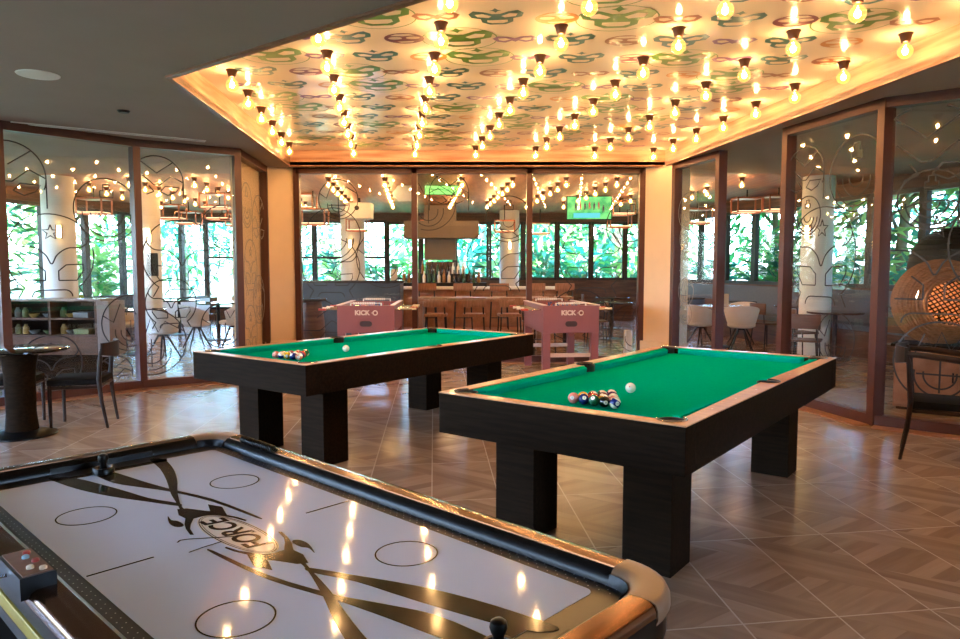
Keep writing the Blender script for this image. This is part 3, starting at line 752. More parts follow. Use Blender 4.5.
# rails: domed section swept along straights and corner caps
SEC = [(0, -.02), (0, .004), (.005, .018), (.014, .029), (.026, .0345), (.034, .036), (.07, .036), (.080, .032), (.086, .020), (.087, 0), (.086, -.05), (.078, -.09)]
TOPSEC = [(.024, .033), (.025, .0372), (.05, .0390), (.072, .0378), (.082, .0325), (.0875, .022), (.0885, .010), (.084, .008)]
IR = .06; ix, iy = HX-.085, HY-.085
def sweep(path, name, m, parent=ah, sec=SEC):
    b = B(); rows = [[b.bm.verts.new((p[0]+n[0]*o, p[1]+n[1]*o, ZS+z)) for o, z in sec] for p, n in path]
    for A, C in zip(rows[:-1], rows[1:]):
        for i in range(len(sec)-1): b.bm.faces.new((A[i], A[i+1], C[i+1], C[i]))
    b.bm.faces.new(rows[0]); b.bm.faces.new(list(reversed(rows[-1])))
    return b.done(name, m, parent, smooth=50)
for s in (-1, 1):
    sweep([((x, s*iy), (0, s)) for x in (-ix+IR+.012, -.3, .3, ix-IR-.012)], 'long_rail', GLOSSBLACK)
    sweep([((x, s*iy), (0, s)) for x in (-ix+IR+.012, -.3, .3, ix-IR-.012)], 'rail_reflection_strip', RAILTOP, sec=TOPSEC)  # strip coloured as the rail's warm reflection, not a separate metal part
    er = sweep([((s*ix, y), (s, 0)) for y in (-iy+IR+.012, 0, iy-IR-.012)], 'end_rail', GLOSSBLACK); sweep([((s*ix, y), (s, 0)) for y in (-iy+IR+.012, 0, iy-IR-.012)], 'rail_reflection_strip', RAILTOP, sec=TOPSEC)
    b = B(); b.box((s*(ix+.001), 0, ZS+.012), (.006, .34, .016)); b.done('goal_slot', BLACK, er, smooth=0)
    b = B(); b.box((s*(ix+.003), 0, ZS+.005), (.006, .36, .004)); b.done('goal_gleam', SILVER, er, smooth=0)  # silver strip painted in as the gleam of the goal slot
for sx in (-1, 1):
    for sy in (-1, 1):
        cx, cy = sx*(ix-IR), sy*(iy-IR); path = [((sx*(ix-IR-.012), sy*iy), (0, sy))]
        for i in range(11):
            a = PI/2*(1-i/10); n = (sx*math.cos(a), sy*math.sin(a)); path.append(((cx+IR*n[0], cy+IR*n[1]), n))
        path.append(((sx*ix, sy*(iy-IR-.012)), (sx, 0)))
        cap = sweep(path, 'corner_cap', SATIN, sec=[(o*1.0 if o < .05 else o+.004, z+.003) for o, z in SEC[:-2]]+[(.084, -.012), (.07, -.012)])
        sweep([(p, n) for p, n in path], 'corner_skirt', GLOSSBLACK, cap, [(.0, -.01), (.083, -.01), (.0835, -.05), (.07, -.10), (.0, -.10)])
        sweep([((p[0]-n[0]*.003, p[1]-n[1]*.003), n) for p, n in path], 'corner_liner', DARKMETAL, cap, [(0, -.01), (0, .012), (.006, .026), (.003, -.01)])
# gold strips painted as the yellow highlight on the rails' rounded outer edges
b = B(); b.box((0, -HY+.001, .70), (1.84, .016, .035), 0, .004); b.box((0, HY-.001, .70), (1.84, .016, .035), 0, .004)
b.done('edge_highlight_strip', mat('gold_edge_highlight', '#a8902a', .35, .3, var=.1), ah, smooth=0)
# scoring box on the near rail
sb = B(); sb.prism([(-.10, -.045), (.10, -.045), (.10, .035), (-.10, .035)], 0, .055); scb = sb.done('scoring_box', BLACK, ah, smooth=0, loc=(0, -.478, ZS+.022)); scb.scale = (.85, .85, .85)
b = B(); b.box((0, -.004, .0565), (.19, .066, .003)); fp = b.done('face_panel', mat('scorer_face', '#7d5a4a', .35, var=.15, scale=25), scb, smooth=0)
for x, y, c in ((-.03, 0, '#9fd0e8'), (.05, -.01, '#e9dcc4'), (-.06, .01, '#a83a36'), (.01, .012, '#a83a36'), (.075, .012, '#d9c3b0')):
    b = B(); b.lathe([(0, 0), (.009, 0), (.009, .005), (.006, .008), (0, .008)], (x, y, .058), 12); b.done('button', mat('btn'+c[1:], c, .3), fp)
b = B(); b.cyl((-.02, -.045, .03), (-.05, -.075, .02), .005); b.done('clamp_screw', SILVER, scb)

def mallet(lx, ly, label, k=.72):
    c, s = math.cos(AHR), math.sin(AHR)
    t = thing('air_hockey_mallet', label, 'mallet', (AHL[0]+lx*c-ly*s, AHL[1]+lx*s+ly*c, ZS+.002)); t.scale = (k, k, k)
    b = B(); b.lathe([(0, 0), (.044, 0), (.048, .004), (.048, .024), (.044, .03), (.034, .03), (.03, .02), (.016, .02), (0, .02)]); b.done('base', BLACK, t)
    b = B(); b.lathe([(.016, .019), (.015, .05), (.02, .06), (.0235, .072), (.021, .086), (.012, .093), (0, .095)]); b.done('knob', BLACK, t)
mallet(-.85, -.04, 'black air hockey mallet in front of the far goal')
mallet(.905, .035, 'black air hockey mallet in front of the near goal')
# coiled cord on the far long rail
c, s = math.cos(AHR), math.sin(AHR)
pts = []
for i in range(241):
    f = i/240; a = 2*PI*18*f; lx = -.775+.23*f; ly = HY-.065+.011*math.cos(a); z = ZS+.037+.012+.011*math.sin(a)
    pts.append((AHL[0]+lx*c-ly*s, AHL[1]+lx*s+ly*c, z))
b = B(); b.tube(pts, .0042, 6); tag(b.done('coiled_cord', BLACK), 'short black coiled cord lying on the far rail of the air hockey table', 'cord')

# ------------------------------------------------------------------ foosball tables
def foosball(label, loc, rz):
    t = thing('foosball_table', label, 'foosball table', loc, rz)
    w, L, z0, z1 = .75, 1.38, .60, .96
    b = B(); b.box((0, .02, (z0+z1)/2), (w, .04, z1-z0), 0, .004); fr = b.done('end_panel', FOOS, t, smooth=0)
    b = B(); b.box((0, L-.02, (z0+z1)/2), (w, .04, z1-z0), 0, .004); b.done('end_panel', FOOS, t, smooth=0)
    for s in (-1, 1):
        b = B(); b.box((s*(w/2-.02), L/2, (z0+z1)/2), (.04, L-.08, z1-z0)); b.done('side_panel', FOOS, t, smooth=0)
        b = B(); b.box((s*(w/2-.02), L/2, z1+.006), (.06, L+.02, .012), 0, .003); b.done('top_edge', FOOSL, t, smooth=0)
        for yy in (.06, L-.06):
            b = B(); b.box((s*(w/2-.05), yy, z0/2), (.10, .1, z0), 0, .004); b.done('leg', FOOS, t, smooth=0)
    b = B(); b.box((0, L/2, z0+.12), (w-.08, L-.08, .03)); b.done('pitch', mat('pitch_green', '#3f7d4a', .5), t, smooth=0)
    b = B(); b.box((0, .06, .30), (w-.2, .03, .05)); b.done('crossbar', FOOSL, t, smooth=0)
    b = B(); b.box((0, L-.06, .30), (w-.2, .03, .05)); b.done('crossbar', FOOSL, t, smooth=0)
    red = mat('foos_red', '#b5453a', .4); blu = mat('foos_blue', '#2c3f7a', .4); wht = mat('foos_white', '#e8ddd0', .4)
    for i in range(8):
        y = .16+i*(L-.32)/7; b = B(); b.cyl((-w/2-.22, y, z1-.06), (w/2+.22, y, z1-.06), .008, seg=10); rod = b.done('rod', CHROME, t)
        sd = 1 if i % 2 else -1
        b = B(); b.lathe([(0, 0), (.014, .0), (.017, .03), (.013, .06), (.017, .1), (0, .1)], seg=12); h = b.done('handle', wht if i % 3 else red, rod, loc=(sd*(w/2+.17), y, z1-.06), rot=(0, sd*PI/2, 0))
        for k in range((3, 2, 3, 5, 5, 3, 2, 3)[i] if i not in (0, 7) else 1):
            n = (1, 2, 3, 5, 5, 3, 2, 1)[i]; x = (k-(n-1)/2)*.13
            b = B(); b.box((x, y, z1-.05), (.022, .016, .05), 0, .003); b.box((x, y+.004, z1-.1), (.018, .024, .06), 0, .003); b.ball((x, y, z1-.015), .013, 10)
            b.done('player', red if i in (0, 1, 3, 5) else blu, rod)
    for k, (yy, m) in enumerate(((.03, wht), (L-.03, wht))):
        b = B(); b.cyl((-.2, yy, z1+.03), (.2, yy, z1+.03), .006)
        for i in range(10): b.box((-.16+i*.03, yy, z1+.03), (.02, .03, .03), 0, .003)
        b.box((-.2, yy, z1+.015), (.015, .02, .04)); b.box((.2, yy, z1+.015), (.015, .02, .04))
        b.done('score_counter', m, t, smooth=0)
    text_mesh('lettering', 'KICK', .085, FOOSL, fr, (-.045, -.0225, .865), (PI/2, 0, 0), .002, 0, .004)
    b = B(); pts = [(.125+.028*math.cos(2*PI*i/20), -.023, .865+.028*math.sin(2*PI*i/20)) for i in range(20)]
    b.tube(pts, .008, 8, True); b.box((.083, -.0235, .865), (.018, .004, .01)); b.done('round_emblem', FOOSL, fr)
    b = B(); P = []
    for cx, a0 in ((.045, -90), (-.045, 90)):
        for i in range(9): a = math.radians(a0+180*i/8); P.append((cx+.036*math.cos(a), .72+.036*math.sin(a)))
    vs = [[b.bm.verts.new((x, y, z)) for x, z in P] for y in (-.0035, .0)]
    for i in range(len(P)): b.bm.faces.new((vs[0][i], vs[0][(i+1) % len(P)], vs[1][(i+1) % len(P)], vs[1][i]))
    b.bm.faces.new(vs[0]); b.done('ball_return', mat('ball_return_dark', '#3d211f', .5), fr, smooth=0)
    return t
foosball('maroon foosball table at right between the pool tables, by the back glass', (1.20, 9.33, 0), math.radians(7))
foosball('maroon foosball table at left behind the left pool table, by the back glass', (-1.50, 9.33, 0), math.radians(2))

# ------------------------------------------------------------------ wooden chairs and round table
def chair(label, loc, rz, group=None, sh=.45, bh=.80, arms=False):
    """faces +x"""
    t = thing('dining_chair', label, 'chair', loc, rz, group)
    b = B(); b.box((0, 0, sh-.02), (.44, .45, .06), 0, .02); b.done('seat', SEATFAB, t)
    for s in (-1, 1):
        b = B(); b.tube([(.20, s*.20, 0), (.20, s*.205, sh-.04)], [.013, .019], 10); b.done('leg', DARKCHAIR, t)
        b = B(); b.tube([(-.26, s*.20, 0), (-.22, s*.215, sh*.55), (-.205, s*.22, sh), (-.225, s*.225, bh*.85), (-.25, s*.225, bh-.02)], [.012, .017, .021, .018, .014], 10); b.done('leg', DARKCHAIR, t)
        b = B(); b.tube([(-.21, s*.2, sh-.07), (.2, s*.2, sh-.07)], .015, 8); b.done('seat_rail', DARKCHAIR, t)
    b = B(); b.tube([(.2, -.2, sh-.07), (.2, .2, sh-.07)], .015, 8); b.tube([(-.21, -.2, sh-.07), (-.21, .2, sh-.07)], .015, 8); b.done('cross_rail', DARKCHAIR, t)
    if arms:
        for s in (-1, 1):
            b = B(); b.tube([(-.235, s*.235, bh-.05), (-.1, s*.265, bh-.055), (.08, s*.275, bh-.075), (.22, s*.26, bh-.1)], [.02, .024, .024, .016], 10); b.done('armrest', DARKCHAIR, t)
            b = B(); b.tube([(.2, s*.205, sh-.06), (.205, s*.255, bh-.1)], .016, 10); b.done('arm_post', DARKCHAIR, t)
    # curved backrest
    b = B(); n = 14; rows = []
    for i in range(n+1):
        f = i/n*2-1; y = f*.25; x = -.245-.07*(1-f*f)
        hgt = .14-.03*f*f
        rows.append([b.bm.verts.new(p) for p in ((x-.011, y, bh-hgt), (x+.011, y, bh-hgt), (x+.009, y, bh), (x-.009, y, bh))])
    for A, C in zip(rows[:-1], rows[1:]):
        for i in range(4): b.bm.faces.new((A[i], A[(i+1) % 4], C[(i+1) % 4], C[i]))
    b.bm.faces.new(rows[0]); b.bm.faces.new(list(reversed(rows[-1]))); b.done('backrest', DARKCHAIR, t)
    return t
chair('dark wooden dining chair with black seat at right side of the round table', (-3.69, 6.52, 0), math.radians(195), None, .45, .78)
chair('dark wooden dining chair mostly hidden behind the round table pedestal', (-4.33, 6.5, 0), math.radians(12), None, .45, .78)
chair('dark wooden armchair at right edge of the room in front of the rattan lamp', (3.52, 5.36, 0), math.radians(-32), None, .45, .86, True)
t = thing('round_table', 'round glossy black pedestal table by the left glass', 'table', (-3.99, 6.12, 0))
b = B(); b.lathe([(0, .73), (.36, .73), (.385, .742), (.385, .755), (.375, .76), (0, .76)], seg=48); b.done('tabletop', mat('black_glossy_top', '#15120f', .06, var=.05, coat=.6), t)
b = B(); b.lathe([(0, .04), (.13, .04), (.115, .2), (.12, .55), (.15, .73), (0, .73)], seg=32); b.done('pedestal', BLACKWOOD, t)
b = B(); b.lathe([(0, 0), (.27, 0), (.27, .012), (.2, .035), (.13, .05), (0, .05)], seg=36); b.done('base', BLACK, t)

# ------------------------------------------------------------------ restaurant furniture
def tub_chair(label, loc, rz, group):
    t = thing('tub_chair', label, 'chair', loc, rz, group)
    b = B(); n = 22; rows = []
    for i in range(n+1):
        f = i/n*2-1; a = f*math.radians(118); r0, r1 = .25, .30
        top = .80-.16*abs(f)**2.2; ca, sa = -math.cos(a), math.sin(a)
        rows.append([b.bm.verts.new(p) for p in ((r0*ca*.8, r0*sa*.85, .42), (r0*ca, r0*sa, .52), (r1*ca, r1*sa, top), ((r1-.03)*ca, (r1-.03)*sa, top), ((r0-.035)*ca, (r0-.035)*sa, .52))])
    for A, C in zip(rows[:-1], rows[1:]):
        for i in range(5): b.bm.faces.new((A[i], A[(i+1) % 5], C[(i+1) % 5], C[i]))
    b.bm.faces.new(rows[0]); b.bm.faces.new(list(reversed(rows[-1]))); b.done('shell', SHELL, t)
    b = B(); b.lathe([(0, .40), (.18, .40), (.235, .43), (.24, .47), (.2, .49), (0, .49)], seg=24); b.done('seat', SHELL, t)
    for k in range(4):
        a = PI/4+k*PI/2; b = B(); b.tube([(.05*math.cos(a), .05*math.sin(a), .40), (.27*math.cos(a), .27*math.sin(a), 0)], [.018, .011], 8); b.done('leg', BLACK, t)
    b = B(); b.lathe([(0, .36), (.07, .36), (.07, .405), (0, .405)], seg=16); b.done('hub', BLACK, t)
    return t
def cafe_table(label, loc, r=.4, h=.76, m=None, group=None):
    t = thing('cafe_table', label, 'table', loc, 0, group)
    b = B(); b.lathe([(0, h-.03), (r-.01, h-.03), (r, h-.02), (r, h-.005), (r-.006, h), (0, h)], seg=36); b.done('tabletop', m or PALETOP, t)
    b = B(); b.cyl((0, 0, .02), (0, 0, h-.03), .035); b.done('pedestal', DARKMETAL, t)
    b = B(); b.lathe([(0, 0), (.24, 0), (.24, .012), (.04, .03), (0, .03)], seg=28); b.done('base', DARKMETAL, t)
    return t
G1 = 'white tub chairs in the restaurant'
tub = tub_chair('white tub chair beyond the left glass, nearest the black-framed mullion', (-5.1, 11.4, 0), math.radians(60), G1)
for x, y, r_, lab in ((-5.15, 12.9, 40, 'white tub chair beyond the left glass, middle one of three'), (-4.6, 13.2, 200, 'white tub chair beyond the left glass, nearest the corner column'),
                      (-6.35, 12.6, 0, 'white tub chair beyond the left glass, far side of the tables'),
                      (4.62, 12.55, 75, 'white tub chair turned toward the room, in the open doorway at right'), (4.02, 12.95, 20, 'white tub chair behind the narrow glass panel right of the column'),
                      (5.0, 13.6, 230, 'white tub chair at the far side of the doorway table')):
    dup(tub, (x, y, 0), math.radians(r_), lab)
cafe_table('round pale table seen through the open doorway at right', (4.42, 13.1, 0), .42)
tb_ = cafe_table('small glossy table by the left windows beside white tub chairs', (-5.75, 12.0, 0), .42, .76, TABLETOP)
TBL = [(-5.3, 14.4, 'small glossy table beyond the left glass, second from the front'), (-6.6, 15.6, 'small glossy table beyond the left glass, close to the far windows'), (-4.0, 15.2, 'small glossy table beyond the left glass, near the dark counter'),
       (5.65, 11.3, 'dark glossy table by the right windows, nearest one'), (5.9, 13.2, 'dark glossy table by the right windows, second one'), (5.6, 15.2, 'dark glossy table by the right windows, third one'), (4.9, 16.8, 'dark glossy table by the right windows, farthest one'),
       (6.1, 9.6, 'dark glossy table behind the widest right glass bay'), (1.6, 13.4, 'dark glossy table behind the right foosball table'), (2.7, 14.6, 'dark glossy table beyond the back glass beside the column'), (3.2, 17.2, 'dark glossy table under the green television screen')]
for x, y, lab in TBL: dup(tb_, (x, y, 0), None, lab)
def side_chair(label, loc, rz, group):
    t = thing('cafe_chair', label, 'chair', loc, rz, group)
    b = B(); b.box((0, 0, .45), (.4, .4, .03), 0, .01); b.done('seat', BROWN, t)
    for sx in (-1, 1):
        for sy in (-1, 1):
            b = B(); b.tube([(sx*.19, sy*.18, 0), (sx*.16, sy*.16, .44)], .011, 8); b.done('leg', DARKMETAL, t)
    b = B(); b.box((-.2, 0, .72), (.025, .4, .2), 0, .01); b.done('backrest', BROWN, t)
    b = B(); b.tube([(-.18, -.15, .45), (-.2, -.15, .7)], .01, 8); b.tube([(-.18, .15, .45), (-.2, .15, .7)], .01, 8); b.done('back_support', DARKMETAL, t)
    return t
G2 = 'brown cafe chairs by the right windows'
sch = side_chair('brown cafe chair at the nearest right window table', (5.0, 11.1, 0), math.radians(10), G2)
for x, y, r_, lab in ((4.55, 9.9, 60, 'brown cafe chair behind the first wide right glass bay, near side'), (5.2, 12.9, 20, 'brown cafe chair at the second right window table'), (5.0, 14.9, 10, 'brown cafe chair at the third right window table'),
                      (4.3, 16.6, 0, 'brown cafe chair at the farthest right window table'), (5.5, 9.2, 20, 'brown cafe chair behind the widest right glass bay'), (1.0, 13.4, 0, 'brown cafe chair left of the table behind the right foosball table'),
                      (2.2, 13.5, 180, 'brown cafe chair right of the table behind the right foosball table'), (2.1, 14.7, 0, 'brown cafe chair beyond the back glass near the right column'), (2.7, 17.3, 0, 'brown cafe chair under the green television screen'),
                      (-3.4, 15.3, 180, 'brown cafe chair beyond the left glass near the dark counter'), (-6.0, 15.5, 180, 'brown cafe chair close to the far left windows'), (-4.8, 15.0, 250, 'brown cafe chair beyond the left glass, second table')):
    dup(sch, (x, y, 0), math.radians(r_), lab)
def bench(label, p, q, h=1.0, m=SOFA, d=.6):
    p, q = Vector(p), Vector(q); L = (q-p).length; a = math.atan2(q.y-p.y, q.x-p.x)
    t = thing('bench_sofa', label, 'sofa', (p.x, p.y, 0), a)
    b = B(); b.box((L/2, 0, .22), (L, d, .44), 0, .02); b.done('base', BROWN, t)
    b = B(); b.box((L/2, -.02, .48), (L-.04, d-.06, .1), 0, .03); b.done('seat_cushion', m, t)
    b = B(); b.box((L/2, d/2-.08, .44+(h-.44)/2), (L, .16, h-.44), 0, .03); b.done('backrest', m, t)
    return t
bench('long blue grey bench along the right restaurant windows', (4.75, 18.4), (6.85, 9.8), 1.08)
bench('dark bench along the left restaurant windows', (-9.2, 8.5), (-7.75, 17.0), .85, mat('dark_bench', '#3c4348', .8, var=.1))
for y, lab in ((13.6, 'green cushion on the left window bench, nearer one'), (14.2, 'green cushion on the left window bench, farther one')):
    b = B(); b.box((0, 0, .2), (.14, .42, .40), 0, .06); tag(b.done('cushion', GREENF, loc=(-8.25+(y-13.6)*.17+.12, y, .53), rot=(0, -.2, -.17)), lab, 'cushion', 'green cushions')
# shelf unit by the left glass
PALEWOOD = mat('grey_brown_counter', '#9a8b7d', .25, var=.05)
t = thing('shelf_unit', 'brown wooden shelf unit with pale counter top behind the left glass', 'shelf unit', (-5.62, 9.45, 0), 0)
W_ = 1.25
b = B(); b.box((0, .02, 1.035), (W_+.12, .46, .03), 0, .004); b.done('counter_top', PALEWOOD, t, smooth=0)
b = B()
for x in (-W_/2, 0, W_/2-.02): b.box((x+.01, 0, .79), (.03, .4, .46))
b.done('upright', BROWN, t, smooth=0)
b = B(); b.box((0, 0, .79), (W_, .4, .025)); b.done('shelf', BROWN, t, smooth=0)
b = B(); b.box((0, 0, .57), (W_, .4, .025)); b.done('shelf', BROWN, t, smooth=0)
b = B(); b.box((0, .2, .79), (W_, .02, .46)); b.done('back_panel', mat('shelf_back', '#2a1c14', .6), t, smooth=0)
b = B(); b.box((0, 0, .44), (W_, .4, .24)); b.done('lower_panel', wood('lower_panel_wood', '#5d3b27', '#754d35', .4, 2, (1, 1, 10)), t, smooth=0)
b = B(); b.box((0, .03, .16), (W_-.06, .34, .32)); b.done('plinth', BLACKWOOD, t, smooth=0)
b = B(); b.box((W_/2+.09, 0, .66), (.16, .42, .72)); b.done('end_panel', mat('pinkish_end', '#8f7a70', .5), t, smooth=0)
k = 0
for sh, z in (('upper', .804), ('lower', .584)):
    for x, kind in ((-.48, 'jar'), (-.38, 'jar'), (-.27, 'bowl'), (-.08, 'bowl'), (.12, 'jar'), (.22, 'bowl'), (.4, 'box')):
        k += 1; b = B()
        if kind == 'jar': b.lathe([(0, 0), (.035, 0), (.04, .03), (.036, .09), (.02, .11), (.02, .13), (0, .13)], seg=14)
        elif kind == 'bowl': b.lathe([(0, 0), (.03, 0), (.07, .05), (.066, .05), (.028, .008), (0, .008)], seg=18)
        else: b.box((0, 0, .035), (.2, .2, .07), 0, .006)
        o = b.done('shelf_'+kind, [mat('ware_ochre', '#a98a4a', .4), mat('ware_grey', '#7c7f80', .4), mat('ware_green', '#6f7a4e', .4)][k % 3], loc=(-5.62+x, 9.38, z))
        tag(o, '%s %s on the %s shelf of the unit behind the left glass' % (['ochre', 'grey', 'green'][k % 3], kind, sh), kind, 'wares on the %s shelf' % sh)
# railing further back on the left
t = thing('railing', 'white slatted railing beyond the left glass near the column', 'railing', (-5.7, 16.4, 0))
b = B(); b.box((0.65, 0, 1.38), (1.3, .06, .05)); b.box((.65, 0, .80), (1.3, .06, .05)); b.done('rail', WHITE, t, smooth=0)
for i in range(10):
    b = B(); b.lathe([(.03, 0), (.045, .15), (.03, .28), (.045, .42), (.03, .55)], (.06+i*.13, 0, .825), 12); b.done('baluster', WHITE, t)
for x in (.02, 1.28):
    b = B(); b.box((x, 0, .4), (.06, .06, .8)); b.done('post', WHITE, t, smooth=0)
# round columns with sconces
SCG = emit('sconce_glow', (1.0, .62, .25), 14)
for n, (x, y, r, a, lab) in enumerate(((-7.05, 12.0, .25, -60, 'left'), (-6.55, 14.1, .25, -60, 'left second'), (5.65, 12.0, .25, 215, 'right'), (.78, 19.0, .26, -90, 'back'), (-3.2, 18.0, .3, -90, 'back left'), (-4.95, 18.4, .25, -90, 'corner'))):
    b = B(); b.lathe([(0, 0), (r, 0), (r, ZC), (0, ZC)], (x, y, 0), 36); struct(b.done('column_round_%s' % lab.replace(' ', '_'), WHITE))
    a = math.radians(a); px, py = x+(r+.05)*math.cos(a), y+(r+.05)*math.sin(a)
    t = thing('wall_sconce', 'glowing wall sconce on the round white column %s' % {'left': 'behind the pale shelf unit', 'left second': 'with the black loudspeaker', 'right': 'behind the first wide right glass bay', 'back': 'right of the bar bottles', 'back left': 'under the white projector', 'corner': 'in the far left corner of the restaurant'}[lab], 'lamp', (px, py, 2.05), a)
    b = B(); b.box((-.03, 0, 0), (.03, .1, .22), 0, .005); b.done('backplate', SOCK, t)
    b = B(); b.lathe([(0, -.1), (.03, -.1), (.035, 0), (.03, .1), (0, .1)], (.02, 0, 0), 16); b.done('lamp_shade', SCG, t)
# copper lantern boxes on the ceiling
LG = emit('lantern_glow', (1.0, .55, .3), 2.2)
COPPER = mat('copper', '#a9694f', .3, .8, var=.08)
def lantern(label, loc, w, d, h, group):
    t = thing('lantern_box', label, 'lantern', loc, 0, group); b = B(); f = .025
    for sx in (-1, 1):
        for sy in (-1, 1): b.box((sx*(w/2-f/2), sy*(d/2-f/2), -h/2), (f, f, h))
    for z in (-f/2, -h+f/2):
        for s in (-1, 1): b.box((0, s*(d/2-f/2), z), (w, f, f)); b.box((s*(w/2-f/2), 0, z), (f, d, f))
    b.done('frame', COPPER, t, smooth=0)
    b = B(); b.cyl((0, 0, -.03), (0, 0, ZC-loc[2]), .012, seg=8); b.done('hanger', DARKMETAL, t)
    b = B(); b.box((0, 0, -h+.03), (w-.06, d-.06, .02)); b.done('light_tray', LG, t, smooth=0)
    b = B(); b.box((0, 0, -.02), (w-.05, d-.05, .02)); b.done('top_plate', COPPER, t, smooth=0)
    return t
LGp = 'copper lantern boxes under the restaurant ceiling'
lb = lantern('copper lantern box hanging under the wood ceiling of the restaurant', (-3.3, 14.2, 2.62), .55, .4, .32, LGp)
for x, y, z in ((-3.6, 14.6, 2.95), (-2.9, 17, 2.62), (3.1, 15.6, 2.9), (3.15, 16.2, 2.66), (1.55, 18.5, 2.62), (.6, 17.5, 2.62), (-1.2, 17.5, 2.62), (5.2, 14.0, 2.82), (5.65, 13.6, 2.82), (4.2, 15.5, 2.9), (4.3, 14.2, 2.62),
                (-7.2, 13.4, 2.75), (-6.2, 14.4, 2.72), (-5.4, 14.9, 2.75), (-5.0, 13.6, 2.86), (-4.5, 15.2, 2.7), (-6.7, 16.5, 2.75), (-5.8, 17.2, 2.75)):
    lantern('copper lantern box hanging under the wood ceiling of the restaurant', (x, y, z), .5, .4, .3, LGp)
# televisions
TVG = emit('pitch_picture', (.08, .42, .12), 1.0)
def tv_mat():
    m = bpy.data.materials.new('sports_picture'); m.use_nodes = True; nt = m.node_tree; nt.nodes.clear(); L = nt.links
    o = nd(nt, 'ShaderNodeOutputMaterial'); e = nd(nt, 'ShaderNodeEmission'); tc = nd(nt, 'ShaderNodeTexCoord'); no = nd(nt, 'ShaderNodeTexNoise'); no.inputs['Scale'].default_value = 5
    r = nd(nt, 'ShaderNodeValToRGB'); L.new(tc.outputs['Object'], no.inputs['Vector']); L.new(no.outputs['Fac'], r.inputs[0])
    r.color_ramp.elements[0].position = .42; r.color_ramp.elements[0].color = (.05, .33, .10, 1); r.color_ramp.elements[1].position = .6; r.color_ramp.elements[1].color = (.16, .55, .16, 1)
    L.new(r.outputs[0], e.inputs[0]); e.inputs[1].default_value = 1.0; L.new(e.outputs[0], o.inputs[0]); return m
TVM = tv_mat()
t = thing('television', 'television showing players on a green pitch, under the restaurant ceiling', 'television', (2.28, 15.0, 2.46), math.radians(-4))
b = B(); b.box((0, 0, .24), (.95, .05, .5), 0, .006); b.done('casing', BLACK, t, smooth=0)
b = B(); b.box((0, -.028, .245), (.91, .004, .46)); scn = b.done('screen', TVM, t, smooth=0)
rp = random.Random(5); b = B(); b2 = B()
for i in range(7):
    x = -.28+i*.095; z = .26+rp.uniform(-.03, .05)
    for bb in ((b if i % 2 else b2),):
        bb.box((x, -.032, z), (.035, .003, .08)); bb.box((x, -.032, z+.055), (.02, .003, .025)); bb.box((x-.01, -.032, z-.06), (.014, .003, .06)); bb.box((x+.014, -.032, z-.055), (.014, .003, .05))
b.done('player_figures', emit('tv_red', (.35, .08, .06), 1), scn, smooth=0); b2.done('player_figures', emit('tv_dark', (.05, .03, .04), 1), scn, smooth=0)
b = B(); b.box((-.05, -.032, .09), (.55, .003, .1)); b.done('scoreboard', emit('tv_blue', (.1, .45, .5), 1), scn, smooth=0)
b = B(); b.cyl((0, .04, .4), (0, .04, .51), .02); b.done('mount', DARKMETAL, t)
t = thing('television', 'bright green screen up by the ceiling behind the back glass', 'television', (-.68, 13.2, 2.795), 0)
b = B(); b.box((0, 0, .083), (.68, .04, .175), 0, .004); b.done('casing', BLACK, t, smooth=0)
b = B(); b.box((0, -.022, .083), (.66, .004, .155)); scn = b.done('screen', emit('lime_screen', (.2, .62, .12), 1.3), t, smooth=0)
b = B()
for k_ in range(2): b.tube([(-.28+i*.08, -.026, .06+.05*abs(math.sin(i*1.3+k_))) for i in range(8)], .006, 6)
b.done('zigzag_pattern', emit('lime_dark', (.06, .25, .05), 1), scn)
t = thing('projector_box', 'white boxy projector with a dark round lens below the restaurant ceiling', 'projector', (-2.62, 15.6, 2.52))
b = B(); b.box((0, 0, .17), (.56, .4, .34), 0, .02); b.done('casing', WHITE, t)
b = B(); b.lathe([(0, 0), (.05, 0), (.05, .03), (0, .03)], seg=20); b.done('lens', BLACK, t, loc=(-.02, -.2, .22), rot=(PI/2, 0, 0))
b = B(); b.cyl((0, 0, .33), (0, 0, .45), .025); b.done('mount', DARKMETAL, t)
t = thing('hanging_sign', 'pale arrow-shaped panel hanging from the restaurant ceiling', 'sign', (-1.38, 13.0, 2.66))
b = B(); P = [(-.2, .14), (-.1, .28), (.2, .28), (.2, 0), (-.1, 0)]
vs = [[b.bm.verts.new((x, y, z)) for x, z in P] for y in (-.02, .02)]
for i in range(5): b.bm.faces.new((vs[0][i], vs[0][(i+1) % 5], vs[1][(i+1) % 5], vs[1][i]))
b.bm.faces.new(vs[0]); b.bm.faces.new(list(reversed(vs[1]))); b.done('panel', mat('pale_blue_panel', '#b9c4cf', .4), t, smooth=0)
b = B(); b.cyl((0, 0, .27), (0, 0, .31), .015); b.done('hanger', DARKMETAL, t)
t = thing('loudspeaker', 'black loudspeaker hung on the white column beyond the left glass', 'speaker', (-6.30, 13.72, 1.3), math.radians(-60))
b = B(); b.box((0, 0, .22), (.22, .2, .44), 0, .015); b.done('cabinet', BLACK, t)
b = B(); b.lathe([(0, 0), (.08, 0), (.08, .012), (0, .012)], seg=20); b.done('cone', DARKMETAL, t, loc=(.11, 0, .15), rot=(0, PI/2, 0))

